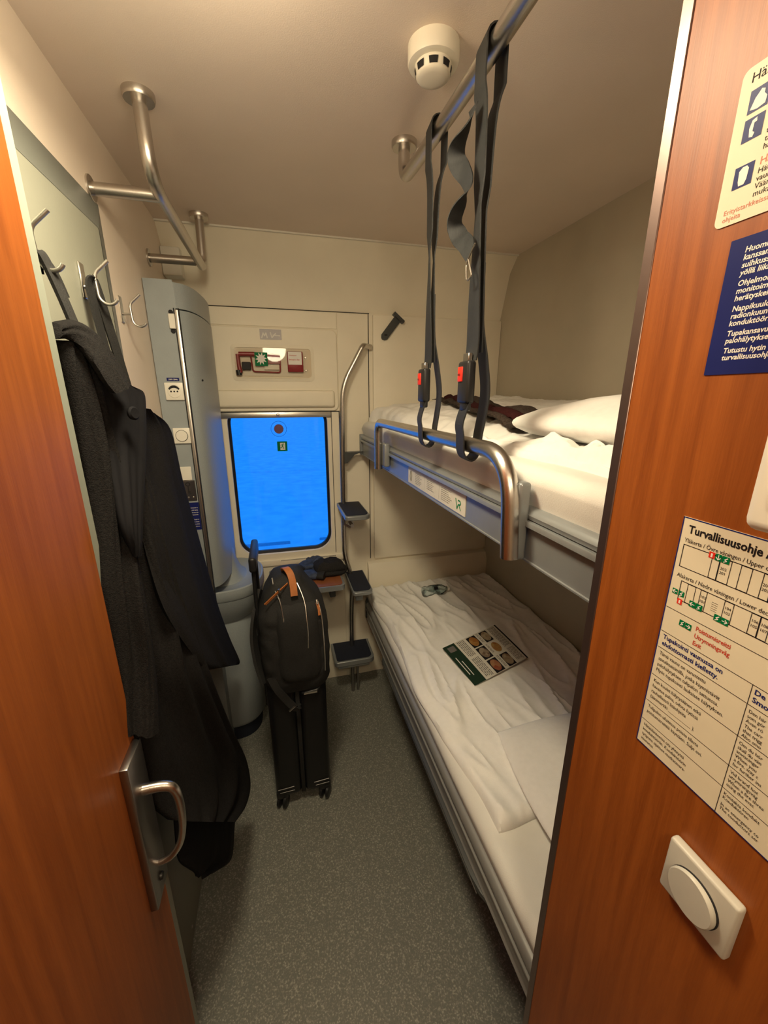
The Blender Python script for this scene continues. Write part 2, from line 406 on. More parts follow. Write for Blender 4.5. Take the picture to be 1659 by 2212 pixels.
m = MB(); m.tube([(.018+.040*math.cos(a), YB+.0385, 1.573+.040*math.sin(a)) for a in [2*PI*k/40 for k in range(40)]], .0008, 5, closed=True); obj('ring_mark', m, 'ink_blue', win)
wm = lambda u, v: (u, YB+.037, v)
m = rects([(.004, .056, 1.455, 1.507)], wm); st = obj('exit_sticker', m, 'green', win); st['label'] = 'green running man exit sticker'
wm2 = lambda u, v: (u, YB+.0365, v)
m = rects([(.019, .045, 1.462, 1.500)], wm2); obj('pictogram', m, 'ink_white', st)
def man(cx, cz, s, mp):
    c = [(cx+.10*s+.055*s*math.cos(2*PI*k/12), cz+.36*s+.055*s*math.sin(2*PI*k/12)) for k in range(12)]
    def bar(a, b, w):
        a, b = Vector(a), Vector(b); d = (b-a).normalized(); n_ = Vector((-d.y, d.x))*w/2
        return [tuple(q) for q in (a+n_, a-n_, b-n_, b+n_)]
    B = [((.06, .27), (-.02, .02), .11), ((.05, .26), (.22, .16), .05), ((.04, .26), (-.14, .20), .05), ((-.14, .20), (-.18, .08), .05), ((0, .04), (.13, -.10), .07), ((.13, -.10), (.10, -.30), .06), ((-.02, .04), (-.10, -.14), .07), ((-.10, -.14), (-.28, -.16), .06)]
    return polys([c]+[bar((cx+a[0]*s, cz+a[1]*s), (cx+b[0]*s, cz+b[1]*s), w_*s) for a, b, w_ in B], mp)
obj('running_man', man(.031, 1.480, .045, lambda u, v: (u, YB+.036, v)), 'ink_green', st)

# outside: snow field with tracks
m = MB()
rows = []
for j in range(70):
    y = 3.0 + (j/69)**1.8*110; row = []
    for i in range(61):
        x = -40+i*80/60; x = x*(.25+.75*min(1, y/40))
        h = .10*noise.noise(Vector((x*.35, y*.35, 0)))+.05*noise.noise(Vector((x*1.4, y*1.4, 3)))
        row.append((x, y, -2.6+h))
    rows.append(row)
m.strips(rows); o = obj('snow_field', m, 'snow'); tag(o, 'blue dusk snow field seen through the window', 'snow', kind='stuff')
for i, (yy, x0_, x1_) in enumerate(((11.95, -4, .2), (12.0, 1.1, 6))):
    m = MB(); m.box(x0_, x1_, yy-.035, yy+.035, -2.66, -2.53, .02, 1)
    o = obj('railway_rail', m, 'rail_outside'); tag(o, ['snow covered rail outside, left stretch in front of the snow heap', 'snow covered rail outside, right stretch behind the snow heap'][i], 'rail')
m = MB(); m.box(-6, 8, 15.6, 15.7, -2.64, -2.53, .02, 1); m.box(-12, 14, 24.6, 24.72, -2.64, -2.52, .02, 1)
# parallel far rails are separate things
m.b.clear(); m.box(-12, 16, 24.6, 24.7, -2.66, -2.52, .02, 1); o = obj('railway_rail', m, 'snow'); tag(o, 'far snow buried rail outside, a faint line across the upper pane', 'rail')
m = MB()
rows = []
for j in range(14):
    row = []
    for i in range(22):
        x = -.2+i*3.2/21; y = 10.2+j*1.7/13
        h = .30*math.sin(PI*i/21)*math.sin(PI*j/13)*(1+.5*noise.noise(Vector((x*3, y*3, 1))))+.05*noise.noise(Vector((x*8, y*8, 1)))
        row.append((x, y, -2.66+h))
    rows.append(row)
m.strips(rows); o = obj('snow_heap', m, 'snow'); tag(o, 'rough ploughed snow heap beside the rail outside the window', 'snow')

# rest of the shell behind the camera: corridor
m = MB(); m.box(-1.3, 1.3, -1.34, -1.30, 0, ZC); struct('wall_front', m, 'corridor')
m = MB(); m.box(-1.34, -1.30, -1.34, .34, 0, ZC); m.box(-1.34, XL-.04, .30, .34, 0, ZC); struct('wall_corridor_left', m, 'corridor')
m = MB(); m.box(XR+.0, XR+.04, -1.34, -.10, 0, ZC); struct('wall_corridor_right', m, 'corridor')

# right partition with bright metal edge
m = MB(); m.box(PX, PX+.014, -.9, .4125, 0, ZC); struct('wall_partition', m, 'wood')
m = MB(); m.box(PX-.0015, PX+.0145, .4125, .427, 0, ZC, .001, 1); struct('trim_11', m, 'strip')

# grey bathroom door in the left wall
DX = -.385
m = MB(); slab_xz(m, [(XL, 0), (DX, 0), (DX, 2.137), (XL, 2.228)], .779, 1.284)
d2 = struct('door_2', m, 'panel_grey')
m = MB(); m.face([(DX+.0006, .78, 2.1372), (DX+.0006, 1.286, 2.1372), (XL+.0010, 1.41, 2.230), (XL+.0010, .78, 2.230)])
obj('top_edge', m, 'panel_edge', d2)
m = MB(); m.face([(DX+.0006, 1.285, 0), (XL+.0006, 1.41, 0), (XL+.0006, 1.41, 2.23), (DX+.0006, 1.285, 2.137)]); obj('side_edge', m, 'panel_edge', d2)
m = MB(); m.lathe([(0, .003), (.005, .002), (.006, 0)], (DX, 1.034, .048), (1, 0, 0), 12); obj('screw', m, 'alu', d2)
# door jamb
m = MB(); m.box(XL, -.318, .718, .779, 0, ZC, .002, 1); struct('trim_12', m, 'jamb')

# orange entry door with D handle
dr = bpy.data.objects.new('door_1', None); COL.objects.link(dr); dr.location = (-.32, .3, 0); dr['_w'] = [-.32, .3, 0]; dr['kind'] = 'structure'
m = MB(); m.box(-.335, -.30, -.15, .714, .012, 2.36, .002, 1); obj('leaf', m, 'wood', dr)
m = MB(); m.box(-.302, -.286, .632, .706, .775, 1.125, .003, 2); pl = obj('handle_plate', m, 'steel_dark', dr)
hp = spline([(-.287, .672, 1.035), (-.255, .672, 1.034), (-.236, .672, 1.022), (-.230, .672, .985), (-.232, .672, .930), (-.242, .672, .885), (-.262, .672, .855), (-.288, .672, .845)], 8)
m = MB(); m.tube(hp, [.0105-.004*min(1, i/(len(hp)*.6)) for i in range(len(hp))], 14)
obj('handle', m, 'steel', pl)
m = MB(); m.lathe([(0, .004), (.007, .004), (.008, 0)], (-.286, .668, .815), (1, 0, 0), 16); m.box(-.283, -.2815, .662, .674, .8135, .8165); obj('keyhole', m, 'black_plastic', pl)

# ---------------------------------------------------------------- lamp above the entrance
t = thing('ceiling_lamp', (LAMP_LOC[0], LAMP_LOC[1], 2.39), 'round warm ceiling lamp above the doorway', 'lamp')
m = MB(); m.lathe([(0, .04), (.105, .04), (.11, .02), (.10, .02)], (LAMP_LOC[0], LAMP_LOC[1], 2.39)); obj('rim', m, 'white_plastic', t)
m = MB(); m.lathe([(.10, .022), (.09, .006), (.06, .001), (0, 0)], (LAMP_LOC[0], LAMP_LOC[1], 2.39)); obj('diffuser', m, 'lamp_glow', t)

t = thing('corridor_fill_lamp', (.05, -.45, 2.37), 'unseen round warm ceiling lamp added behind the doorway to fill shadows', 'lamp')  # unseen fixture added to go with the corridor fill
m = MB(); m.lathe([(0, .06), (.15, .06), (.155, .03), (.13, .02)], (.05, -.45, 2.37)); obj('rim', m, 'white_plastic', t)
m = MB(); m.lathe([(.13, .022), (.11, .006), (.07, .001), (0, 0)], (.05, -.45, 2.37)); obj('diffuser', m, 'lamp_glow', t)
# ---------------------------------------------------------------- washbasin cabinet in the left corner
cab = thing('washbasin_cabinet', (-.33, 1.95, 0), 'blue-grey corner washbasin cabinet with a curved folding front beside the window', 'cabinet')
CF = 1.735
m = MB(); slab_xy(m, [(XL+.003, CF), (-.318, CF), (-.318, YB-.012), (XL+.003, YB-.012)], 0, 2.137); obj('body', m, 'blue_grey', cab)
def arc_plan(off=0.0, n=14):
    # curved front from the flat panel edge round to the back wall
    return spline([(-.318, CF+.002, 0), (-.285+off, 1.765, 0), (-.262+off, 1.83, 0), (-.250+off, 1.93, 0), (-.246+off, 2.03, 0), (-.250+off, 2.12, 0), (-.262+off, YB-.012, 0)], 5)
def curved(z0, z1, off, bev=.006):
    b_ = MB(); pl_ = [(p.x, p.y) for p in arc_plan(off)]+[(-.33, YB-.012), (-.33, CF+.002)]
    slab_xy(b_, pl_, z0, z1); return b_
m = curved(2.045, 2.130, 0); obj('top_cap', m, 'blue_grey2', cab)
m = curved(.93, 2.040, .002); pn = obj('folding_front', m, 'blue_grey2', cab)
m = MB(); m.box(-.3215, -.3085, CF-.008, CF+.004, .80, 2.040, .003, 2); obj('edge_strip', m, 'alu', cab)
m = MB(); m.box(-.3085, -.3065, CF-.006, CF+.010, .80, 2.045); m.box(-.325, -.3215, CF-.004, CF+.004, .8, 2.045); obj('seal', m, 'dark', cab)
m = MB(); m.box(-.343, -.322, CF-.012, CF+.001, 1.975, 2.025, .002, 1); lt = obj('latch', m, 'white_plastic', cab)
for zz in (2.031, 1.968):
    m = MB(); m.lathe([(0, .003), (.008, .003), (.008, 0)], (-.334, CF, zz), (0, -1, 0), 14); obj('latch_screw', m, 'dark', lt)
m = MB(); m.lathe([(0, .002), (.004, .002), (.004, 0)], (-.265, 1.80, 1.80), (1, -.6, 0), 10); obj('screw', m, 'dark', cab)
# basin: moulded shelf with rounded front, skirt flaring out of the folding front
def basin_plan(sc, n=22):
    # superellipse quarter hugging the corner
    pts = []
    for k in range(n+1):
        a = -PI/2*1.0 + k/n*PI
        ex = .215*sc; ey = .215*sc
        ca, sa = math.cos(a), math.sin(a)
        pts.append((-.325+ex*abs(ca)**.75*(1 if ca >= 0 else -1), 1.985+ey*abs(sa)**.8*(1 if sa >= 0 else -1)))
    return [(max(-.40, x), min(YB-.014, y)) for x, y in pts]+[(-.40, YB-.014), (-.40, 1.775)]
m = MB()
lv = [(.700, .72), (.75, .86), (.80, .95), (.832, .975)]
m.loops([[(x, y, z) for x, y in basin_plan(s_)] for z, s_ in lv]); obj('basin_bowl', m, 'blue_grey2', cab)
m = MB()
lv = [(.834, .975), (.842, 1.0), (.872, 1.0), (.885, .985), (.889, .955), (.880, .90), (.880, .62), (.90, .52), (.96, .42), (1.04, .36)]
m.loops([[(x, y, z) for x, y in basin_plan(s_)] for z, s_ in lv]); obj('basin_top', m, 'blue_grey2', cab)
m = MB(); lv = [(.09, .72), (.12, .80), (.40, .82), (.58, .80), (.66, .72), (.70, .66)]
m.loops([[(x, y, z) for x, y in basin_plan(s_)] for z, s_ in lv]); obj('lower_housing', m, 'blue_grey2', cab)
m = MB(); m.loops([[(x, y, z) for x, y in basin_plan(s_)] for z, s_ in [(0, .66), (.09, .68)]]); obj('plinth', m, 'tread', cab)
m = MB(); cpt = Vector((-.205, 1.865, .52)); nrm = Vector((.75, -.66, 0))
m.lathe([(0, -.004), (.026, .0), (.034, .007), (.036, .012)], (0, 0, 0), (0, 0, 1), 24)
m.b.transform(Matrix.Translation((-.175, 1.862, .50)) @ nrm.to_track_quat('Z', 'Y').to_matrix().to_4x4() @ Matrix.Diagonal((1.0, 2.6, 1, 1)))
o = obj('cup_recess', m, 'foil', cab)
# fittings on the flat panel
fm = lambda u, v: (u, CF-.0012, v)
def plate(name, u, v, s, label, cat, depth=.009):
    t_ = thing(name, (u, CF, v-s/2), label, cat)
    b_ = MB(); b_.box(u-s/2, u+s/2, CF-depth, CF, v-s/2, v+s/2, .003, 2); obj('faceplate', b_, 'white_plastic', t_); return t_
t = plate('power_socket', -.357, 1.757, .064, 'white round-hole power socket with a blue voltage tag, on the blue-grey cabinet', 'socket')
m = MB(); m.lathe([(.0225, .001), (.0225, .0), (.021, -.006), (0, -.006)], (-.357, CF-.0095, 1.757), (0, -1, 0), 28); obj('well', m, 'off_white', t)
m = MB()
for dx in (-.011, 0, .011): m.lathe([(0, .0005), (.003, .0005), (.003, 0)], (-.357+dx, CF-.0098, 1.757), (0, -1, 0), 10)
mm = lambda u, v: (u, CF-.0100, v)
for s0, s1 in ((25, 155),):
    a_ = [(-.357+.0215*math.cos(math.radians(k)), 1.757+.0215*math.sin(math.radians(k))) for k in range(s0, s1+1, 10)]
    b_ = [(-.357+.0165*math.cos(math.radians(k)), 1.757+.013*math.sin(math.radians(k))) for k in range(s1, s0-1, -10)]
    m.face([mm(*q) for q in a_+b_])  # dark crescent: shade under the well's upper rim, drawn as a face
obj('holes_and_shade', m, 'dark', t)
m = rects([(-.379, -.336, 1.795, 1.806)], fm); tg = obj('voltage_tag', m, 'navy', t)
obj('lettering', lettering([('230V 50Hz', -.357, 1.798, .005, {'align': 'CENTER', 'bold': .02})], lambda u, v: (u, CF-.0018, v)), 'ink_white', tg)
t = plate('blank_switch', -.352, 1.592, .060, 'white square plate with a round button, below the power socket', 'switch')
m = MB(); m.lathe([(0, .004), (.020, .004), (.021, .0)], (-.352, CF-.009, 1.592), (0, -1, 0), 32); obj('button', m, 'white_plastic', t)
m = MB(); m.tube([(-.352+.0215*math.cos(a), CF-.0095, 1.592+.0215*math.sin(a)) for a in [2*PI*k/40 for k in range(40)]], .0007, 5, closed=True); obj('gap', m, 'dark', t)
m = MB(); m.box(-.386, -.337, CF-.003, CF, 1.416, 1.470, .001, 1); o = obj('paper_note', m, 'white_plastic'); tag(o, 'blank white card on the cabinet above the key plate', 'card')
t = thing('key_plate', (-.355, CF, 1.33), 'dull metal key slot plate with a black key symbol, by the coat sleeve', 'plate')
m = MB(); m.box(-.388, -.329, CF-.004, CF, 1.330, 1.415, .002, 1); obj('plate', m, 'steel_dark', t)
km = lambda u, v: (u, CF-.0046, v)
m = rects([(-.3575, -.3545, 1.358, 1.392), (-.3545, -.347, 1.358, 1.362), (-.3545, -.349, 1.366, 1.370)], km)
for a_ in range(0, 360, 30):
    q = [(-.356+r_*math.cos(math.radians(b_)), 1.399+r_*.8*math.sin(math.radians(b_))) for r_, b_ in ((.0095, a_), (.0095, a_+30), (.0065, a_+30), (.0065, a_))]
    m.face([km(*p) for p in q])
obj('key_symbol', m, 'dark', t)
m = MB()
for dx in (-.009, .009): m.lathe([(0, .003), (.003, .002), (.0035, 0)], (-.350+dx, CF-.004, 1.345), (0, -1, 0), 10)
obj('bolt', m, 'alu', t)
t = thing('notice_sticker', (-.355, CF, 1.19), 'small navy notice sticker with white text low on the cabinet, partly behind the coat', 'sign')
m = MB(); m.box(-.395, -.326, CF-.001, CF, 1.205, 1.322); obj('panel', m, 'navy', t)
obj('lettering', lettering([(s_, -.331, 1.308-i*.0100, .0048, {'bold': .01, 'sx': .8, 'align': 'RIGHT'}) for i, s_ in enumerate(['', 'Mikäli hytissä on', 'yöllä kylmä,', 'ilmoita siitä', 'konduktöörille.', '', 'Om kupén är', 'kall på natten,', 'meddela', 'konduktören.', ''])], lambda u, v: (u, CF-.0016, v)), 'ink_white', t)

# small pale plate on the sloped wall top left
m = MB(); m.box(-.414, -.338, 2.095, 2.16, 2.235, 2.345, .003, 1); o = obj('wall_box', m, 'white_plastic'); tag(o, 'blank pale rectangular cover on the sloped wall in the upper left corner', 'cover')

# ---------------------------------------------------------------- emergency tool box above window
t = thing('emergency_tool_box', (.02, YB-.01, 1.82), 'clear-fronted recessed box of red emergency tools above the window', 'box')
r_out = rrect(-.182, .214, 1.812, 1.982, .022); r_in = rrect(-.166, .198, 1.828, 1.966, .016)
yf = YB-.012
m = MB(); m.ring([(p[0], yf-.004, p[1]) for p in r_in], [(p[0], yf, p[1]) for p in r_out]); m.ring([(p[0], yf-.004, p[1]) for p in r_in], [(p[0], YB-.002, p[1]) for p in r_in]); obj('bezel', m, 'cream', t)
m = MB(); slab_xz(m, r_in, YB-.0095, YB-.0085); obj('backing', m, 'alu', t)
m = MB(); slab_xz(m, rrect(-.165, .197, 1.829, 1.965, .016), yf-.020, yf-.019); obj('cover', m, 'clear', t)
m = MB(); m.box(-.158, .19, yf-.020, yf-.003, 1.938, 1.946, .003, 1); m.b.clear()
m.box(-.125, .155, YB-.013, YB-.0088, 1.836, 1.895); obj('label_plate', m, 'detector', t)
# hammer and saw as separate things in the box
yt = YB-.022
t = thing('emergency_hammer', (-.11, yt, 1.84), 'small black and red hammer at the left end of the tool box', 'hammer')
m = MB(); m.tube([(-.150, yt, 1.935), (-.148, yt, 1.880), (-.144, yt, 1.850)], [.010, .010, .012], 10); obj('handle', m, 'dark_red', t)
m = MB(); m.tube([(-.152, yt, 1.862), (-.150, yt, 1.838)], .014, 10); m.box(-.135, -.092, yt-.010, yt+.008, 1.862, 1.900, .004, 1); obj('head', m, 'black_plastic', t)
t = thing('folding_saw', (-.04, yt, 1.85), 'dark red emergency saw with white toothed blade and green starburst label', 'saw')
m = MB(); m.tube([(-.145, yt, 1.935), (-.08, yt, 1.936), (.0, yt, 1.930), (.048, yt, 1.928)], .011, 10)
m.tube(fillet([(-.090, yt, 1.930), (-.085, yt, 1.856), (.045, yt, 1.853), (.048, yt, 1.928)], .012), .004, 8); m.box(-.012, .046, yt-.004, yt+.004, 1.892, 1.926, .002, 1); obj('frame', m, 'dark_red', t)
bq = lambda u, v: (u, yt-.006, v)
m = rects([(-.03, .04, 1.866, 1.884)], bq)
for q in range(7): m.face([bq(-.03+q*.01, 1.884), bq(-.02+q*.01, 1.884), bq(-.025+q*.01, 1.892)])
obj('blade', m, 'detector', t)
m = rects([(-.072, -.012, 1.882, 1.944)], lambda u, v: (u, yt-.0125, v)); lb = obj('green_label', m, 'green', t)
stp = []
for k in range(20):
    r_ = .030 if k % 2 == 0 else .016; a_ = 2*PI*k/20+.1; stp.append((-.042+r_*math.cos(a_)*.95, 1.915+r_*math.sin(a_)))
obj('starburst', polys([stp], lambda u, v: (u, yt-.0132, v)), 'ink_white', lb)
t = thing('first_aid_case', (.12, yt, 1.85), 'dark red case with a white text label at the right of the tool box', 'case')
m = MB(); m.box(.082, .158, yt-.014, yt+.010, 1.856, 1.952, .004, 2); obj('case', m, 'dark_red', t)
m = rects([(.086, .152, 1.890, 1.950)], lambda u, v: (u, yt-.0146, v)); lb = obj('text_label', m, 'ink_white', t)
obj('lettering', lettering([('Hätätapaus', .090, 1.931, .006), ('Emergency Saw', .090, 1.911, .006, {'bold': .02})], lambda u, v: (u, yt-.0152, v)), 'ink_red', lb)
for i, zz in enumerate((1.926, 1.866)):
    m = MB(); m.lathe([(0, .006), (.004, .006), (.006, .003), (.007, 0)], (.172, YB-.0095, zz), (0, -1, 0), 14)
    o = obj('box_screw', m, 'alu'); tag(o, ['upper screw', 'lower screw'][i]+' at the right end inside the tool box', 'screw', 'screws in the tool box')
m = rects([(-.040, .062, 2.005, 2.052)], lambda u, v: (u, YB-.0112, v)); o = obj('reflective_sticker', m, 'sticker_grey'); tag(o, 'small silvery reflective sticker above the tool box', 'sticker')
m = MB(); mk = lambda u, v: (u, YB-.0118, v)
stroke(m, [(-.032, 2.012), (-.024, 2.034), (-.018, 2.022), (-.011, 2.034), (-.006, 2.013)], .006, mk); stroke(m, [(.010, 2.038), (.016, 2.014), (.034, 2.034)], .005, mk); stroke(m, [(.022, 2.026), (.054, 2.024)], .005, mk)
ch = obj('mark', m, 'ink_white', o)

# ---------------------------------------------------------------- rails
def disc(mb, c, ax, r=.034, h=.014): mb.lathe([(0, h), (r*.93, h), (r, h*.7), (r, 0), (0, 0)], c, ax, 28)
rail = thing('wall_rail', (-.25, 1.6, 2.2), 'bent stainless steel grab rail fixed to the ceiling and left wall', 'rail')
bp = fillet([(-.257, 1.297, 2.43), (-.252, 1.297, 2.245), (-.248, 1.72, 2.245), (-.236, 1.985, 2.235), (-.232, 1.985, 2.43)], [.13, .4, .05], 10)
m = MB(); m.tube(fillet([(-.257, 1.297, 2.43), (-.254, 1.297, 2.255), (-.236, 1.972, 2.237), (-.232, 1.972, 2.43)], [.13, .05], 12), .0165, 18); obj('bar', m, 'steel', rail)
for c in ((-.257, 1.297, 2.43), (-.232, 1.972, 2.43)):
    m = MB(); disc(m, c, (0, 0, -1), .036, .016); obj('ceiling_flange', m, 'steel', rail)
for y_, z_ in ((1.372, 2.252), (1.885, 2.240)):
    m = MB(); m.tube([(XL, y_, z_), (-.252, y_, z_)], .0155, 16); br = obj('wall_bracket', m, 'steel', rail)
    m = MB(); disc(m, (XL, y_, z_), (1, 0, 0), .030, .006); obj('wall_flange', m, 'steel', br)
rail = thing('ceiling_rail', (.41, .9, 2.3), 'straight stainless steel ceiling rail carrying the two black straps', 'rail')
RZ = 2.318
m = MB(); m.tube(fillet([(.41, 1.318, 2.43), (.41, 1.318, RZ+.022), (.41, .95, RZ), (.41, .16, RZ-.01), (.41, .16, 2.43)], [.045, .3, .05], 12), .0165, 18); obj('bar', m, 'steel', rail)
for y_ in (1.318, .16):
    m = MB(); disc(m, (.41, y_, 2.43), (0, 0, -1), .036, .016); obj('ceiling_flange', m, 'steel', rail)

# smoke detector
sd = P(937, 100, 'z', 2.43)
t = thing('smoke_detector', (sd.x, sd.y, 2.335), 'round ivory smoke detector with dark vent slots on the ceiling', 'detector')
c = (sd.x, sd.y, 2.43)
m = MB(); m.lathe([(.053, 0), (.053, .027), (.051, .031), (.044, .033), (.0, .033)], c, (0, 0, -1), 48); obj('base', m, 'detector', t)
m = MB(); m.lathe([(.0385, .032), (.0375, .037), (.0350, .050), (.031, .0535), (.022, .055), (0, .0555)], c, (0, 0, -1), 48); hd = obj('head', m, 'detector', t)
for k in range(8):
    a = math.radians(-110+45*k); m = MB()
    def ring_pt(da, t_): h_, r_ = (.0378, .0386) if t_ == 0 else (.0485, .0366); return (c[0]+r_*math.cos(a+da), c[1]+r_*math.sin(a+da), 2.43-h_)
    m.strips([[ring_pt(-.25+.5*q/6, 0) for q in range(7)], [ring_pt(-.22+.44*q/6, 1) for q in range(7)]])
    obj('vent_slot', m, 'dark', hd)

# ---------------------------------------------------------------- upper bunk
BX = .440; YN = .28
ub = thing('upper_bunk', (.85, 1.2, 1.435), 'grey metal upper bunk with steel guard rail along the right wall', 'bunk')
m = MB(); m.box(BX+.02, XR-.003, YN, 2.17, 1.445, 1.53); obj('base', m, 'frame_dark', ub)
m = MB()
prof = [(BX+.028, 1.440), (BX+.028, 1.541), (BX+.012, 1.541), (BX+.004, 1.537), (BX, 1.529), (BX+.002, 1.521), (BX+.006, 1.5185), (BX-.004, 1.5185), (BX-.005, 1.5165), (BX-.005, 1.508), (BX+.006, 1.506), (BX+.006, 1.441), (BX+.003, 1.440), (BX+.003, 1.437), (BX+.028, 1.437)]
m.prism(prof, lambda p, q, t_: (p, t_, q), YN, 2.13); obj('front_rail', m, 'frame', ub)
m = MB(); m.box(BX-.006, BX+.030, 2.128, 2.150, 1.435, 1.545, .003, 1); obj('end_cap', m, 'frame', ub)
m = MB(); m.tube(fillet([(.408, 1.622, 1.447), (.408, 1.622, 1.638), (.408, .640, 1.638), (.408, .618, 1.447)], [.045, .11], 12), .0165, 18); gr = obj('guard_rail', m, 'steel', ub)
for y0, y1, z0, z1 in ((1.565, 1.612, 1.462, 1.556), (.617, .646, 1.440, 1.590)):
    m = MB(); m.box(.418, BX+.002, y0, y1, z0, z1, .006, 3); obj('rail_bracket', m, 'frame', gr)
# information sticker
sm = lambda u, v: (BX+.0052, 1.335-u, v)
m = MB(); m.box(BX+.0045, BX+.0062, .882, 1.335, 1.447, 1.503); st = obj('info_label', m, 'paper', ub); st['label'] = 'white label strip with small print'
b_ = lambda u, v: (BX+.0038, 1.335-u, v)
ls = []
for cx_, n_ in ((.075, 7), (.185, 6), (.300, 7)):
    for i in range(n_): ls.append((cx_, cx_+random.uniform(.045, .075), 1.493-i*.0056-.0022, 1.493-i*.0056))
lsb = MB()
for u0, u1, v0, v1 in ls:
    u = u0
    while u < u1:
        w_ = random.uniform(.004, .012); lsb.face([b_(u, v0+.0006), b_(min(u+w_, u1), v0+.0006), b_(min(u+w_, u1), v1-.0004), b_(u, v1-.0004)]); u += w_+.0022
obj('small_print', lsb, 'ink_soft', st)
for u_ in (.163, .283): obj('divider', rects([(u_, u_+.0006, 1.452, 1.496)], b_), 'ink_soft', st)
m = MB(); m.tube([b_(.032+.009*math.cos(a), 1.475+.018*math.sin(a)) for a in [2*PI*k/20 for k in range(20)]], .0006, 4, closed=True); m.tube([b_(.032, 1.458), b_(.032, 1.492)], .0005, 4); obj('emblem', m, 'ink_soft', st)
m = MB(); B2 = lambda pts, r: m.ribbon([b_(*q) for q in pts], (0, 1, 0), r, .0003)
m = MB(); stroke(m, [(.398, 1.483), (.407, 1.458), (.414, 1.470)], .0035, b_); stroke(m, [(.412, 1.481), (.424, 1.481), (.428, 1.476), (.424, 1.471), (.417, 1.471), (.428, 1.458)], .0035, b_)
obj('green_logo', m, 'ink_green', st)

def slabcloth(outline, z0, hfun, nu, nv, round_=.25, skirt=None):
    """soft closed slab over the bed: outline(u, v)->(x, y); height hfun(x, y, e) with e = 0 at border .. 1 inside"""
    b_ = MB(); rows = []
    for j in range(nv+1):
        row = []
        for i in range(nu+1):
            u, v = i/nu, j/nv
            uu = .5-.5*math.cos(PI*u) if round_ > .9 else u; x, y = outline(uu, v)
            e = min(uu, 1-uu, v*skirt[0] if skirt else v, (1-v)*skirt[1] if skirt else 1-v)/round_ if round_ <= .9 else 1
            e = max(0, min(1, e)); e = math.sqrt(1-(1-e)**2)
            row.append((x, y, z0+hfun(x, y, e)))
        rows.append(row)
    R = b_.strips(rows)
    bot = [[b_.b.verts.new((v.co.x, v.co.y, z0-.002)) for v in r] for r in (R[0], R[-1])]
    # skirt
    ringT = R[0]+[r[-1] for r in R[1:]]+R[-1][::-1][1:]+[r[0] for r in R[-2:0:-1]]
    ringB = [b_.b.verts.new((v.co.x, v.co.y, z0)) for v in ringT]
    for i in range(len(ringT)):
        k = (i+1) % len(ringT); b_.b.faces.new((ringT[i], ringT[k], ringB[k], ringB[i]))
    b_.b.faces.new(ringB)
    for r in bot:
        for v in r: b_.b.verts.remove(v)
    return b_
def fbm(x, y, s, seed=0): return noise.fractal(Vector((x*s, y*s, seed)), .9, 2.0, 3)
def ridge(x, y, s, seed=0): return 1-abs(noise.noise(Vector((x*s, y*s, seed))))*2.2

# mattresses
def mattress(z0, z1, x0, x1, y0, y1, label, seed):
    b_ = MB(); n = 90; rows = []
    for j in range(n+1):
        y = y0+(y1-y0)*j/n; wob = .002*noise.noise(Vector((y*4, seed, 0)))
        ed = 1-.9*max(0, 1-min(y-y0, y1-y)/.04)**2*.3
        r = .030
        pts = [(x0+.012, z0)]
        for k in range(9):
            a = PI*1.0-PI/2*k/8 ; pts.append((x0+r+wob+r*math.cos(a), z1-r+r*math.sin(a)))
        for k in range(1, 8): pts.append((x0+r+(x1-x0-2*r)*k/8, z1+.002*noise.noise(Vector((y*5, k*.7, seed)))))
        for k in range(9):
            a = PI/2-PI/2*k/8; pts.append((x1-r+r*math.cos(a), z1-r+r*math.sin(a)))
        pts.append((x1, z0))
        rows.append([(p, y, z0+(q-z0)*ed) for p, q in pts])
    b_.loops(rows); o_ = obj('mattress', b_, 'sheet'); tag(o_, label, 'mattress'); return o_
mattress(1.538, 1.612, BX+.008, XR-.006, YN+.01, 2.15, 'white sheeted mattress on the upper bunk', 3)

def hup(x, y, e):
    v = .026 + .060*max(0, (x-.55)/.68) + .050*max(0, (y-1.0)/1.1) + .012*fbm(x, y, 4, 1) + .006*ridge(x, y*1.6, 13, 4) + .007*ridge(x*1.5, y*.6, 9, 9)
    if y < 1.0: v -= .010*min(1, (1.0-y)/.15)
    v = max(.008, v)
    return v*(.25+.75*e)
def out_up(u, v):
    y = .48+v*(2.13-.48); xl = .545+.02*math.sin(y*7)+.03*fbm(y, 0, 3, 2)-.06*max(0, (y-1.4)/.7); return (xl+u*(XR-.012-xl), y)
o = obj('duvet', slabcloth(out_up, 1.610, hup, 90, 150, .10, (2.2, 2.2)), 'white_cloth'); tag(o, 'crumpled white duvet spread on the upper bunk', 'duvet')
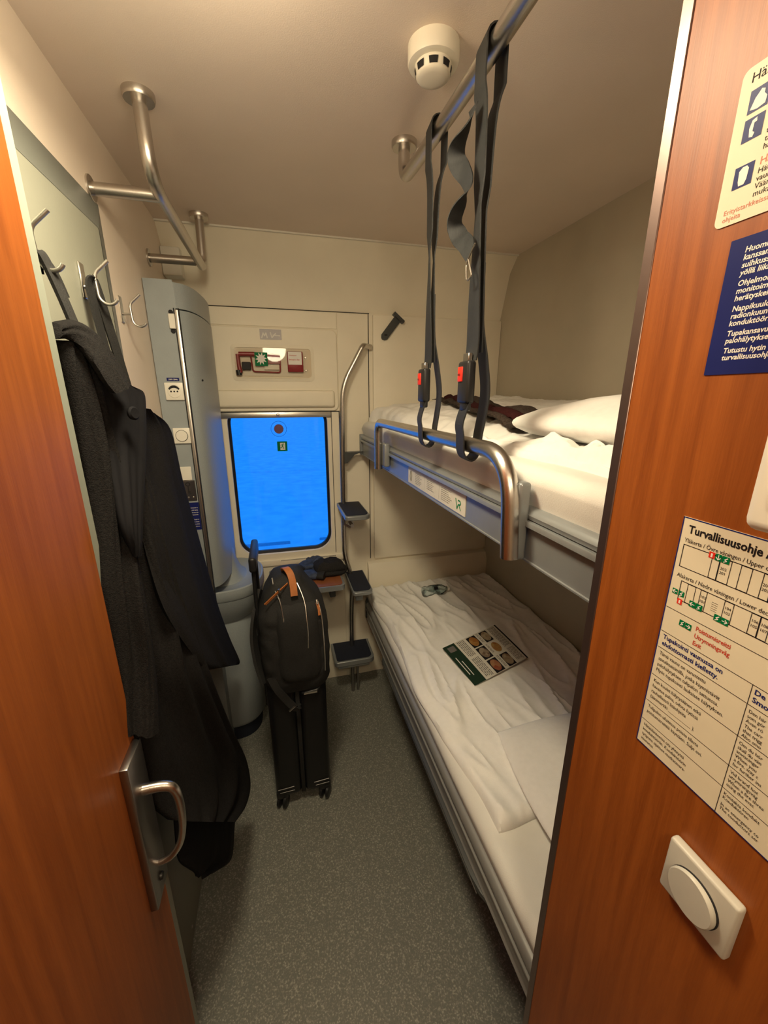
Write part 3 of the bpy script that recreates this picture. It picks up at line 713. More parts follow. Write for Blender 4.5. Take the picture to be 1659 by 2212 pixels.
# rumpled roll of duvet edge near the pillow
def puff(name, c, rx, ry, rz, matn, label, cat, rot=0, seed=0, amp=.10, sq=.75, nseg=48, parent=None, tilt=(0, 0)):
    b_ = bmesh.new(); bmesh.ops.create_uvsphere(b_, u_segments=nseg, v_segments=nseg//2, radius=1)
    R3 = Matrix.Rotation(rot, 3, 'Z') @ Matrix.Rotation(tilt[0], 3, 'X') @ Matrix.Rotation(tilt[1], 3, 'Y')
    for v in b_.verts:
        q = v.co.copy(); f = lambda t_: (1 if t_ >= 0 else -1)*abs(t_)**sq
        k = math.sqrt(q.x*q.x+q.y*q.y)
        if k > 1e-5:
            ca, sa = q.x/k, q.y/k; m_ = max(abs(ca), abs(sa)); kk = k**.8/m_**.72; x_, y_ = ca*kk, sa*kk
        else: x_, y_ = 0, 0
        # thin pinched edges like a pillow
        zz = q.z*(1-.35*min(1, (abs(x_)*abs(y_))**1.5))
        n_ = 1+amp*noise.noise(q*2.2+Vector((seed, 0, 0)))+amp*.5*noise.noise(q*6+Vector((seed, 4, 0)))
        v.co = R3 @ Vector((x_*rx, y_*ry, zz*rz*n_)) + Vector(c)
    mb_ = MB(); mb_.b.free(); mb_.b = b_
    o_ = obj(name, mb_, matn, parent)
    if parent is None: tag(o_, label, cat)
    return o_
puff('pillow', (.865, .63, 1.692), .285, .345, .058, 'white_cloth', 'plump white pillow on the upper bunk by the partition', 'pillow', rot=.10, seed=2, amp=.22, tilt=(.0, -.06))
# crumpled corner of the pillow case hanging over the duvet edge -> part of a folded sheet
b_ = MB(); rows = []
for j in range(70):
    v = j/69; row = []
    y = .44+v*.62
    for i in range(26):
        a = PI*i/25; r_ = .045*(1+.25*noise.noise(Vector((v*4, a*1.2, 3))))
        h = .050*(1+.35*noise.noise(Vector((v*7, a*2.4, 7)))+.25*noise.noise(Vector((v*17, a*4, 1))))
        row.append((.555-r_*math.cos(a)*1.05+.015*math.sin(v*5), y, 1.604+h*math.sin(a)*(.55+.45*math.sin(PI*min(1, v*1.3+.05)))))
    rows.append(row)
b_.strips(rows)
o = obj('folded_sheet', b_, 'white_cloth'); tag(o, 'rumpled white sheet edge rolled in front of the upper pillow', 'sheet')
# striped scarf / blanket on upper bed
sc_ = thing('folded_scarf', (.85, 1.3, 1.70), 'dark brown and maroon fringed scarf lying on the upper duvet', 'scarf')
pc = [(.83, 1.84), (.79, 1.60), (.755, 1.38), (.72, 1.20), (.69, 1.05), (.665, .93)]
pth = spline([(x, y, 0) for x, y in pc], 10)
def scarf_band(o0, o1, zoff, matn, nm, k):
    b_ = MB(); rows = []
    for i, p in enumerate(pth):
        d = (pth[min(i+1, len(pth)-1)]-pth[max(i-1, 0)]).normalized(); n_ = Vector((-d.y, d.x, 0)); row = []
        for j in range(13):
            a = 2*PI*j/13; off = (o0+o1)/2+(o1-o0)/2*math.cos(a); h = (.008+zoff)*math.sin(a)
            z = 1.680+max(hup(p.x, p.y, 1), hup((p-n_*off).x, (p-n_*off).y, 1))-.06+zoff+.004*noise.noise(Vector((i*.15, off*20, k)))
            row.append(p+n_*off*-1+Vector((0, 0, z+h+.008)))
        rows.append(row)
    b_.loops(rows); return obj(nm, b_, matn, sc_)
scarf_band(-.085, .0, .002, 'brown_cloth', 'brown_fold', 1)
scarf_band(-.005, .045, .006, 'maroon', 'maroon_fold', 2)
scarf_band(.04, .07, .0, 'brown_cloth', 'brown_fold', 3)
m = MB()
e0 = pth[0]
for i in range(14):
    o_ = -.08+i*.011; z = 1.684+hup(.83, 1.84, 1)-.055
    m.tube([e0+Vector((o_, -.004, z)), e0+Vector((o_-.012+random.uniform(-.01, .01), .03, z-.004))], .0013, 5)
obj('fringe', m, 'brown_cloth', sc_)

# ---------------------------------------------------------------- safety straps
def strap(yc, label, twist=False, w_=.046, BZ=1.765):
    t_ = thing('safety_strap', (.41, yc, 1.60), label, 'strap', 'safety straps between ceiling rail and guard rail')
    R_ = .0195; zt = RZ + (0.012 if yc > 1 else 0)
    xa, xb = .388, .430
    loop = []
    for k in range(9): a = math.radians(200-180*k/8-10); loop.append((.41+R_*math.cos(a), yc, zt+R_*math.sin(a)))
    lo = []
    for k in range(9): a = math.radians(-10-170*k/8); lo.append((.408+R_*math.cos(a), yc, 1.638+R_*1.5*math.sin(a)-.004))
    # upper loop: both legs meet just below the ceiling rail, continue to the buckle
    up = spline([(.402, yc, BZ+.045), (.405, yc, BZ+.08), (.402, yc, 1.95), (.398, yc, 2.20), (.391, yc, 2.26)], 6)+[Vector(p) for p in loop]+spline([(.430, yc, 2.26), (.416, yc, 2.20), (.412, yc, 2.0), (.414, yc, BZ+.06)], 6)
    ws = [(.10, 1, 0) if p.z > 2.1 else (.18+.2*math.sin(p.z*9+yc), 1, 0) for p in up]
    b1 = MB(); b1.ribbon(up, ws, w_, .0014); obj('upper_webbing', b1, 'webbing', t_)
    low = spline([(.398, yc, BZ-.035), (.386, yc+.004, BZ-.08), (.387, yc, 1.66)], 6)+[Vector(p) for p in lo[::-1]]+spline([(.430, yc, 1.66), (.437, yc-.006, 1.74), (.430, yc-.004, BZ+.04), (.416, yc, BZ+.12), (.412, yc, BZ+.22)], 6)
    b1 = MB(); b1.ribbon(low, (.12, 1, 0), w_, .0014); obj('lower_webbing', b1, 'webbing', t_)
    m_ = MB(); m_.box(.385, .405, yc-.024, yc+.024, BZ-.04, BZ+.045, .006, 3); m_.box(.389, .402, yc-.017, yc+.017, BZ-.055, BZ-.03, .004, 2)
    bk = obj('buckle', m_, 'black_plastic', t_)
    m_ = MB(); m_.box(.3825, .388, yc-.002, yc+.019, BZ+.004, BZ+.034, .002, 2); bt = obj('release_button', m_, 'red', bk)
    obj('lettering', lettering([('PRESS', yc*-1-.0165, BZ+.016, .0045, {'bold': .02, 'sx': .8})], lambda u, v: (.3820, -u, v)), 'ink', bt)
    m_ = MB(); m_.box(.391, .400, yc-.013, yc+.013, BZ+.04, BZ+.060, .001, 1); obj('tongue', m_, 'steel', bk)
    if twist:
        # spare end of webbing spiralling down with a wire clip
        pp, ww = [], []
        N_ = 70
        for i in range(N_+1):
            s_ = i/N_; z = 2.235-.235*s_; a = s_*PI*4.0
            amp_ = .003+.020*math.sin(PI*min(1, s_*1.1))**.7
            pp.append(Vector((.382-amp_*.5*(1-math.cos(a*1.0)), yc+.004+.012*s_+amp_*.9*(1-math.cos(a))*.5-.03*max(0, s_-.85)/.15*1.0, z)))
            ww.append((math.sin(a*.5)*.9, math.cos(a*.5), .35*math.sin(a)))
        m_ = MB(); m_.ribbon(spline(pp, 2), [Vector(ww[i//2]).lerp(Vector(ww[min(N_, i//2+1)]), .5*(i % 2)) for i in range(len(pp)*2-1)], .034, .0012); sp = obj('spare_webbing', m_, 'webbing', t_)
        e = pp[-1]
        m_ = MB(); m_.tube(fillet([e+Vector((0, -.018, .012)), e+Vector((0, .016, -.012)), e+Vector((0, .010, -.045)), e+Vector((0, -.012, -.040)), e+Vector((0, .006, -.008)), e+Vector((0, .018, .004)), e+Vector((0, .014, .010))], .008, 5), .0016, 8); obj('wire_clip', m_, 'steel', sp)
        # long slack leg behind
    return t_
strap(1.066, 'far black webbing strap with a dark red buckle button, nearer the window')
strap(.812, 'near black webbing strap with bright red buckle button and spiralling spare end', True, .050)

# ---------------------------------------------------------------- lower bunk
lb = thing('lower_bunk', (.85, 1.2, 0), 'charcoal metal lower bunk frame along the floor on the right', 'bunk')
LX = .452
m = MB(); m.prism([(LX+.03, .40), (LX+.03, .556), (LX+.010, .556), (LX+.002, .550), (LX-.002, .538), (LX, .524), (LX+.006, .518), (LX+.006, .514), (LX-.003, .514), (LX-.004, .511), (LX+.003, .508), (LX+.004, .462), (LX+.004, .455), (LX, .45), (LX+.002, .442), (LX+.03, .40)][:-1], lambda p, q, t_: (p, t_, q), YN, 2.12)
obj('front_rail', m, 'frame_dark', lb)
m = MB(); m.box(LX+.002, LX+.03, YN, 2.12, .465, .506, .001, 1); m.b.clear()
lr = [(LX+.004, .445), (LX-.010, .441), (LX-.012, .424), (LX+.004, .402), (LX+.03, .39), (LX+.03, .445)]
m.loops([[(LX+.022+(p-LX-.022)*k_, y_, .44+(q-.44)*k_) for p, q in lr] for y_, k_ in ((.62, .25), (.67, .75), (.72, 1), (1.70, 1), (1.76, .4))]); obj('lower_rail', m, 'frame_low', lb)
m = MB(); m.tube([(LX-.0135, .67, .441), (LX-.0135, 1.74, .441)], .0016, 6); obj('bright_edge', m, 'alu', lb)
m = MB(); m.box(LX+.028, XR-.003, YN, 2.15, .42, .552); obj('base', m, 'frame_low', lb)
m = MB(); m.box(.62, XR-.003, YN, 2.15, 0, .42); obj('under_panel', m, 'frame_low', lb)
m = MB()
m.tube([(LX+.005, 2.118, .45), (LX+.005, 2.118, .56), (LX+.02, 2.118, .60)], .009, 10); obj('end_post', m, 'frame_low', lb)
mattress(.556, .628, LX+.004, XR-.006, YN+.01, 2.145, 'white sheeted mattress on the lower bunk', 8)
def hlow(x, y, e):
    fx = x+.10*noise.noise(Vector((y*1.5, 2, 0)))
    f = max(0, 1-abs(noise.noise(Vector((fx*9, y*1.6, 5))))*3.2)**2
    g = max(0, 1-abs(noise.noise(Vector((fx*16+y*3, y*3.5, 8))))*3.0)**2
    wq = 1-.92*max(0, min(1, 1.6-math.hypot((x-.82)/.19, (y-1.35)/.20)))
    v = .026+.012*fbm(x, y, 3, 5)*wq+.015*f*wq+.009*g*wq
    return max(.003, v*(.2+.8*e))
def out_low(u, v):
    y = .70+v*(2.125-.70)
    xl = .466 if y > 1.0 else .466+.03*(1.0-y)/.3
    xl += .010*math.sin(y*9)+.012*noise.noise(Vector((y*6, 1, 1)))
    y2 = y + (1-v)**4*(-.02+.05*u+.02*noise.noise(Vector((u*6, 3, 2))))
    return (xl+u*(XR-.012-xl), y2)
o = obj('duvet', slabcloth(out_low, .627, hlow, 120, 200, .05, (1.6, 1.6)), 'white_cloth'); tag(o, 'flat wrinkled white duvet on the lower bunk', 'duvet')
puff('pillow', (.885, .66, .672), .29, .29, .042, 'white_cloth', 'flat white pillow on the lower bunk by the partition', 'pillow', rot=-.06, seed=9, amp=.2)

# bottle
bt = thing('water_bottle', (.83, 1.96, .675), 'small clear water bottle lying on the lower duvet', 'bottle')
A_, B_ = P(916, 1278, 'z', .690), P(966, 1271, 'z', .690); ax = (B_-A_).normalized(); Lb = .165; A_ = (A_+B_)/2-ax*Lb/2
m = MB(); prof = [(0, .004), (.012, 0), (.027, .006), (.030, .02), (.026, .034), (.030, .045), (.030, .105), (.028, .118), (.020, .134), (.0125, .144), (.0125, .152)]
m.lathe(prof, A_, ax, 28); obj('body', m, 'pet', bt)
m = MB(); m.lathe([(.0145, .150), (.0145, .163), (0, .163)], A_, ax, 20); obj('cap', m, 'white_plastic', bt)
m = MB(); m.lathe([(.0306, .055), (.0306, .095)], A_, ax, 28); lb_ = obj('wrap_label', m, 'pet', bt)
m = MB(); C_ = A_+ax*.075; s1 = Vector((0, 0, 1)); s2 = ax.cross(s1).normalized(); nn = (s1*.75+s2*(-.66 if s2.y > 0 else .66)).normalized(); tt = ax.cross(nn)
m.face([C_+nn*.0312+ax*a+tt*b for a, b in ((-.012, -.010), (.012, -.010), (.012, .010), (-.012, .010))]); obj('barcode', m, 'ink', lb_)

# menu leaflet
c0, c1, c2, c3 = Vector((.645, 1.421, 0)), Vector((.672, 1.166, 0)), Vector((.974, 1.267, 0)), Vector((.966, 1.531, 0))
def mz(x, y): return .627+hlow(x, y, 1)
def menu_map(u, v, dz=.0):
    p = c0*(1-u)*(1-v)+c1*u*(1-v)+c2*u*v+c3*(1-u)*v
    p.z = .6675+.003*math.sin(u*2.6+.4)*math.sin(v*2.2+.3)+dz; return p
def menu_grid(u0, u1, v0, v1, dz, nu=8, nv=8, th=0):
    b_ = MB(); b_.strips([[menu_map(u0+(u1-u0)*i/nu, v0+(v1-v0)*j/nv, dz) for i in range(nu+1)] for j in range(nv+1)])
    return b_
t = thing('menu_leaflet', (.82, 1.35, .655), 'glossy menu leaflet with food photos lying on the lower duvet', 'leaflet')
m = menu_grid(0, 1, 0, 1, 0, 14, 14); bmesh.ops.recalc_face_normals(m.b, faces=m.b.faces[:]); obj('sheet', m, 'paper', t)
obj('green_band', menu_grid(0, 1, 0, .2, .0007), 'dark_green', t)
obj('band_card', menu_grid(.06, .20, .05, .16, .0014), 'ink_soft', t)
obj('dark_edge', menu_grid(0, 1, .975, 1.0, .0008), 'ink', t)
def dish_mat(nm, seed, c1_, c2_):
    m_ = bpy.data.materials.new(nm); m_.use_nodes = True; n = m_.node_tree.nodes; l = m_.node_tree.links; b = n['Principled BSDF']
    tc_ = n.new('ShaderNodeTexCoord'); vz = n.new('ShaderNodeTexVoronoi'); vz.inputs['Scale'].default_value = 55; l.new(tc_.outputs['Object'], vz.inputs[0])
    r = n.new('ShaderNodeValToRGB'); l.new(vz.outputs['Color'], r.inputs[0]); r.color_ramp.elements[0].color = (*c1_, 1); r.color_ramp.elements[1].color = (*c2_, 1); l.new(r.outputs[0], b.inputs['Base Color'])
    b.inputs['Roughness'].default_value = .4; M[nm] = m_
dish_mat('food_orange', 1, (.30, .08, .01), (.45, .30, .10)); dish_mat('food_brown', 2, (.09, .04, .02), (.40, .33, .24)); dish_mat('food_red', 3, (.25, .02, .01), (.42, .25, .12)); dish_mat('food_pale', 4, (.18, .10, .05), (.45, .38, .25))
k = 0
for (va, vb), foods in (((.40, .56), ('food_orange', 'food_brown', 'food_red')), ((.64, .78), ('food_pale', 'food_orange', 'food_pale'))):
    for i, fd in enumerate(foods):
        u0 = .03+i*.33; u1 = u0+.30
        ph = obj('food_photo', menu_grid(u0, u1, va, vb, .0009), 'ink' if i != 1 or va < .6 else 'paper', t)
        m = MB(); cu, cv = (u0+u1)/2, (va+vb)/2
        m.face([menu_map(cu+.13*math.cos(a), cv+.068*math.sin(a), .0016) for a in [2*PI*q/20 for q in range(20)]])
        obj('dish', m, fd, ph)
m = MB()
def printlines(u0, u1, v0, v1, n):
    for i in range(n):
        v = v0+(v1-v0)*(i+.2)/n; dv = (v1-v0)/n*.45; u = u0
        while u < u1-.02:
            w_ = random.uniform(.02, .07); m.face([menu_map(a, b2, .0014) for a, b2 in ((u, v), (min(u1, u+w_), v), (min(u1, u+w_), v+dv), (u, v+dv))]); u += w_+.012
printlines(.03, .46, .23, .36, 5); printlines(.52, .97, .23, .36, 5); printlines(.03, .60, .82, .95, 6); printlines(.64, .96, .82, .95, 6); printlines(.03, .30, .585, .62, 2); printlines(.36, .6, .585, .62, 2); printlines(.68, .95, .585, .62, 2)
obj('small_print', m, 'ink_soft', t)
m = MB()
for a, b2, c_, d in ((.34, .78, .050, .062), (.46, .82, .095, .106)):
    m = MB(); m.strips([[menu_map(a+(b2-a)*i/6, v, .0015) for i in range(7)] for v in (c_, d)]); obj('white_text', m, 'ink_white', t)

# ---------------------------------------------------------------- ladder with fold-out steps
t = thing('bunk_ladder', (.34, 2.12, 0), 'bent steel ladder tube beside the window with three small dark treads', 'ladder')
LY = 2.12
m = MB(); m.tube(fillet([(.508, YB-.018, 1.985), (.475, LY+.03, 1.985), (.455, LY, 1.985), (.345, LY, 1.79), (.335, LY, 1.45), (.331, LY, .98), (.331, LY, .87), (.372, LY-.01, .72), (.360, LY-.005, .50), (.358, LY, .01)], [.03, .06, .08, .1, .1, .05, .08, .1], 8), .0135, 14); obj('tube', m, 'steel', t)
def step(x0, x1, y0, y1, z, r, th=.022, parent=t):
    # rounded toward the viewer
    pl_ = [(x0, y1), (x1, y1)]
    pl_ = [(x1, y1)]+[(x1-r+r*math.cos(math.radians(a)), y0+r+r*math.sin(math.radians(a))) for a in range(0, -91, -15)]+[(x0+r*.5+r*.5*math.cos(math.radians(a)), y0+r*.5+r*.5*math.sin(math.radians(a))) for a in range(-90, -181, -15)]+[(x0, y1)]
    b_ = MB(); slab_xy(b_, pl_, z-th, z); s_ = obj('step', b_, 'frame', parent)
    md_ = s_.modifiers.new('b', 'BEVEL'); md_.width = .004; md_.segments = 2; md_.limit_method = 'ANGLE'
    cx_, cy_ = (x0+x1)/2, (y0+y1)/2
    b_ = MB(); slab_xy(b_, [(cx_+(p-cx_)*.88, cy_+(q-cy_)*.90+.003) for p, q in pl_], z, z+.003); obj('tread', b_, 'tread', s_); return s_
step(.300, .428, 1.86, 2.15, 1.172, .035)
step(.333, .442, 1.87, 2.15, .752, .035)
m = MB(); m.tube([(.332, LY, 1.10), (.332, LY-.02, 1.06), (.365, LY-.03, 1.04)], .006, 8); m.tube([(.385, YB-.005, 1.03), (.385, YB-.05, 1.03)], .010, 12); m.lathe([(0, .004), (.018, .004), (.018, 0)], (.385, YB-.004, 1.03), (0, -1, 0), 20); obj('bracket', m, 'steel_dark', t)
m = MB(); slab_xz(m, [(.335, 1.452), (.452, 1.455), (.40, 1.44), (.36, 1.395), (.345, 1.395)], 2.11, 2.15); obj('hinge_bracket', m, 'frame_low', t)
m = MB(); m.box(.36, .40, 1.95, 2.10, .66, .735, .006, 2); obj('step_support', m, 'blue_grey2', t)
t = thing('floor_step', (.35, 2.1, 0), 'low wide step with dark rubber tread on a post by the bed foot', 'step')
step(.235, .470, 1.97, 2.17, .27, .035, .032, t)
for x_, r_ in ((.348, .010), (.380, .007)):
    m = MB(); m.tube([(x_, 2.05, 0), (x_, 2.05, .24)], r_, 12); obj('post', m, 'steel_dark', t)
m = MB(); m.box(.255, .44, 1.985, 2.02, .215, .238, .002, 1); obj('crossbar', m, 'blue_grey2', t)

# small table
t = thing('wall_table', (.12, 2.05, .76), 'small orange-brown wall table with grey rim under the window', 'table')
m = MB(); slab_xy(m, rrect(-.09, .296, 1.885, YB-.014, .03), .770, .796); tb = obj('rim', m, 'frame', t)
m = MB(); slab_xy(m, rrect(-.078, .284, 1.897, YB-.02, .024), .796, .799); obj('top', m, 'orange_top', t)
m = MB(); m.box(.22, .25, 1.95, YB-.020, .70, .77, .004, 1); obj('bracket', m, 'frame_low', t)
m = MB(); m.box(-.02, .01, 1.95, YB-.020, .70, .77, .004, 1); obj('bracket', m, 'frame_low', t)
# gloves and hat
def glove(loc, rot, label, seed):
    g = thing('glove', loc, label, 'glove', 'gloves on the table')
    b_ = MB(); Mx = Matrix.Translation(loc) @ Matrix.Rotation(rot, 4, 'Z')
    def tb_(pts, rs): b_.tube([Mx @ Vector(p) for p in spline(pts, 5)], [rs[min(len(rs)-1, i*len(rs)//(5*(len(pts)-1)+1))] for i in range(5*(len(pts)-1)+1)], 10)
    # palm
    rows = []
    for s_ in range(9):
        v = s_/8; wd = .036+.008*math.sin(PI*v); h = .017+.004*math.sin(PI*v)
        rows.append([Mx @ Vector((v*.10, wd*math.cos(a), .018+.012*noise.noise(Vector((v*3, a, seed)))+h*math.sin(a))) for a in [2*PI*k/18 for k in range(18)]])
    b_.loops(rows)
    for i, (y_, L_) in enumerate(((-.030, .060), (-.010, .074), (.011, .070), (.031, .055))):
        tb_([(.09, y_*.85, .02), (.09+L_*.5, y_*1.15, .032+.008*math.sin(seed+i)), (.09+L_, y_*1.3, .018+.01*math.sin(seed*2+i))], [.012, .0125, .0115, .011, .010, .007])
    tb_([(.02, -.03, .018), (.045, -.058, .026), (.080, -.066, .018)], [.014, .0135, .012, .010, .007])
    obj('hand', b_, 'navy_glove', g)
    c_ = MB(); c_.loops([[Mx @ Vector((x_, r_*math.cos(a), .019+r_*.5*math.sin(a))) for a in [2*PI*k/18 for k in range(18)]] for x_, r_ in ((-.035, .040), (-.03, .042), (.0, .039), (.004, .037))]); obj('cuff', c_, 'black_nylon', g)
    return g
glove((.075, 2.09, .812), .75, 'navy glove lying on the table, the upper one against the window wall', 1)
glove((.17, 2.00, .800), 2.75, 'navy glove lying on the table, the lower one beside the backpack', 4)
o = puff('knit_hat', (.232, 2.06, .838), .084, .062, .040, 'charcoal_knit', 'black knitted hat lying on the table beside the gloves', 'hat', rot=.1, seed=4, amp=.22)
m = MB(); m.tube([(.232+.085*math.cos(a)+.004, 2.06+.063*math.sin(a), .814+.004*math.sin(3*a)) for a in [2*PI*k/32 for k in range(32)]], .013, 10, closed=True); obj('brim', m, 'charcoal_knit', o)
# ---------------------------------------------------------------- suitcase and backpack
SX0, SX1, SY0, SY1 = -.108, .128, 1.40, 1.78
st = thing('suitcase', (.01, 1.6, 0), 'tall black hard shell suitcase standing on the floor, handle pulled up', 'suitcase')
m = MB(); m.box(SX0, .004, SY0, SY1, .055, .635, .028, 4); obj('shell_half', m, 'black_shell', st)
m = MB(); m.box(.014, SX1, SY0, SY1, .055, .635, .028, 4); obj('shell_half', m, 'black_shell', st)
m = MB(); m.box(.000, .018, SY0+.006, SY1-.006, .061, .629, .004, 2); obj('zip_seam', m, 'black_nylon', st)
for (x_, y_) in ((-.082, 1.43), (.102, 1.43), (-.082, 1.75), (.102, 1.75)):
    m = MB(); m.box(x_-.026, x_+.026, y_-.026, y_+.024, .046, .085, .008, 2); hs = obj('wheel_housing', m, 'black_plastic', st)
    m = MB()
    for dx in (-.011, .011): m.lathe([(0, -.008), (.020, -.008), (.027, -.005), (.027, .005), (.020, .008), (0, .008)], (x_+dx*1.1, y_-.014-dx*.5, .0275), (.9, -.45, 0), 22)
    obj('wheel', m, 'black_plastic', hs)
    m = MB(); m.lathe([(0, .0015), (.013, .0015), (.014, 0)], (x_-.0205, y_-.004, .0275), (-.9, .45, 0), 14); obj('hub', m, 'steel_dark', hs)
for x0_, x1_ in ((SX0+.01, -.03), (.055, SX1-.008)):
    m = MB(); m.tube([(x0_, SY0-.001, .108), (x1_, SY0-.001, .112)], .0022, 8); obj('corner_trim', m, 'black_gloss', st)
    m = MB(); m.tube([(x0_+.006, SY0-.001, .090), (x1_, SY0-.001, .092)], .0015, 8); obj('corner_trim', m, 'black_gloss', st)
m = MB(); m.tube(fillet([(.03, SY0+.002, .585), (.035, SY0-.012, .590), (.092, SY0-.012, .598), (.096, SY0+.002, .60)], .01), .006, 10); sh = obj('side_handle', m, 'black_plastic', st)
m = MB(); m.box(.036, .088, SY0-.0205, SY0-.018, .590, .597); obj('chrome_bar', m, 'alu', sh)
# telescopic handle on the left face
for y_ in (1.50, 1.68):
    m = MB(); m.tube([(-.121, y_, .60), (-.121, y_, 1.10)], .0075, 10); obj('handle_tube', m, 'black_plastic', st)
m = MB(); m.box(-.134, -.106, 1.475, 1.705, 1.095, 1.155, .010, 3); obj('handle_grip', m, 'black_plastic', st)
m = MB(); m.box(-.118, -.106, 1.46, 1.72, .50, .64, .004, 1); obj('handle_base', m, 'black_plastic', st)

bk = thing('backpack', (.02, 1.5, .63), 'black backpack with tan leather tabs standing on the suitcase', 'backpack')
BY0, BY1 = 1.375, 1.60
def bp_section(z):
    t_ = (z-.60)/(1.095-.60)
    w0 = -.108+.012*math.sin(PI*t_)*-1; w1 = .152-.004*t_
    if t_ > .64: k_ = (t_-.64)/.36; w0 += .045*k_**2.0; w1 -= .085*k_**1.8
    if t_ < .12: k_ = 1-t_/.12; w0 += .02*k_**2; w1 -= .028*k_**2
    yf_ = BY0+(.05*max(0, (t_-.6)/.4)**2)+.02*max(0, 1-t_/.15)**2; return w0, w1, yf_
rows = []
zs = [.600+.495*i/36 for i in range(37)]
def bp_loop(z, n=56):
    w0, w1, yf_ = bp_section(z); cx_, cy_ = (w0+w1)/2, (yf_+BY1)/2; hx, hy = (w1-w0)/2, (BY1-yf_)/2; L = []
    for k in range(n):
        a = 2*PI*k/n; ca, sa = math.cos(a), math.sin(a); e = .42
        x_ = cx_+hx*math.copysign(abs(ca)**e, ca); y_ = cy_+hy*math.copysign(abs(sa)**e, sa)
        d = .006*noise.noise(Vector((x_*9, z*14, y_*5)))+.004*noise.noise(Vector((x_*30, z*34, y_*20)))
        L.append((x_+d*ca, y_+d*sa*1.5, z))
    return L
m = MB(); R = [bp_loop(z) for z in zs]
top = []
for s_, dz in ((.9, .014), (.7, .026), (.4, .034), (.1, .036)):
    c_ = Vector((.022, 1.50, 1.095)); L = [Vector(p) for p in R[36]]; top.append([tuple(c_+(p-c_)*s_+Vector((0, 0, dz))) for p in L])
m.loops(R+top); obj('body', m, 'black_nylon', bk)
def bfront(x_, z): return (x_, bp_section(min(z, 1.09))[2]-.004, z)
# front pocket panel
m = MB(); rows = []
for i in range(19):
    z = .655+.37*i/18; v = i/18; hw = .085*(1-.10*v)*min(1, (.25+v*6))**.5; row = []
    for j in range(15):
        u = j/14*2-1; e = max(0, 1-abs(u)**4)*max(0, 1-abs(2*v-1)**6); row.append((.030+u*hw, bp_section(z)[2]+.004-.020*e**.5+.003*noise.noise(Vector((u*2, v*5, 2))), z))
    rows.append(row)
m.strips(rows); obj('front_pocket', m, 'black_nylon', bk)
def zipline(pts, nm='zip'):
    b_ = MB(); b_.tube(spline(pts, 8), .0028, 8); return obj(nm, b_, 'alu', bk)
zipline([(-.052, 1.455, 1.122), (-.045, 1.425, 1.085), (-.028, 1.388, 1.045), (-.022, 1.372, .985), (-.020, 1.368, .93), (-.018, 1.366, .885)])
zipline([(.025, 1.455, 1.122), (.045, 1.415, 1.085), (.060, 1.385, 1.03), (.063, 1.357, .96), (.064, 1.356, .90), (.062, 1.360, .835)])
zipline([(.108, 1.400, 1.03), (.118, 1.374, .98), (.122, 1.367, .88), (.124, 1.368, .78), (.124, 1.376, .70)])
m = MB(); m.ribbon([(-.026, 1.398, 1.092), (-.052, 1.388, 1.072), (-.082, 1.382, 1.046)], (0, -.3, 1), .011, .0015); m.ribbon([(.004, 1.424, 1.106), (-.026, 1.398, 1.092)], (0, -.3, 1), .008, .0015); obj('zip_pull', m, 'leather', bk)
m = MB(); m.ribbon(spline([(-.004, 1.50, 1.128), (-.006, 1.48, 1.150), (.004, 1.455, 1.156), (.016, 1.432, 1.140), (.022, 1.415, 1.108), (.024, 1.394, 1.062)], 7), (1, .25, 0), .026, .0025); obj('top_handle', m, 'leather', bk)
m = MB(); m.ribbon([(.106, 1.390, 1.022), (.112, 1.378, .995), (.112, 1.374, .972)], (1, 0, 0), .010, .0018); obj('zip_pull', m, 'leather', bk)
m = MB(); m.tube([(.105, 1.392, 1.035), (.107, 1.384, 1.018)], .004, 8); m.tube([(-.030, 1.395, 1.10), (-.027, 1.393, 1.084)], .004, 8); obj('zip_slider', m, 'alu', bk)
# shoulder straps dangling
m = MB(); m.ribbon(spline([(-.105, 1.56, 1.02), (-.132, 1.50, .93), (-.142, 1.47, .84), (-.132, 1.44, .74), (-.112, 1.41, .66)], 8), (.3, 1, 0), .045, .006); obj('shoulder_strap', m, 'black_nylon', bk)
m = MB(); m.ribbon(spline([(-.085, 1.385, .70), (-.062, 1.375, .64), (-.030, 1.378, .575), (.000, 1.372, .535), (.018, 1.375, .545)], 8), (0.7, 0, .7), .030, .003); obj('dangling_strap', m, 'black_nylon', bk)
m = MB(); m.tube([(-.025, 1.364, .533), (-.002, 1.362, .556)], .0038, 8); obj('strap_clip', m, 'alu', bk)

for ch in bk.children:
    for v in ch.data.vertices: v.co.z = (v.co.z+.03)*.915-.03
# ---------------------------------------------------------------- coat hooks
def hook(loc, label, k=.86):
    h_ = thing('coat_hook', loc, label, 'hook', 'wall coat hooks'); L_ = Vector(loc)
    b_ = MB(); b_.box(L_.x, L_.x+.005, L_.y-.012, L_.y+.012, L_.z-.036, L_.z+.036, .002, 1); obj('backplate', b_, 'alu', h_)
    b_ = MB(); up_ = fillet([L_+Vector(v)*k for v in [(.032, 0, -.030), (.030, 0, .018), (.066, 0, .050)]], .012, 6)
    lo_ = [L_+Vector((.032+.022-.022*math.cos(a), 0, -.030-.022*math.sin(a)))*k for a in [PI*q/14 for q in range(1, 13)]]
    b_.tube(up_[::-1]+lo_, .0038, 10); b_.tube([L_+Vector((.003, 0, -.012)), L_+Vector((.027, 0, -.012))], .0038, 8); obj('hook', b_, 'alu', h_); return h_
hook((DX, .868, 1.985), 'steel coat hook nearest the door, holding the coat strap')
hook((DX, 1.118, 1.982), 'middle steel coat hook with a black strap looped over it')
hook((XL, 1.455, 1.985), 'empty steel coat hook on the cream wall beside the blue-grey cabinet')
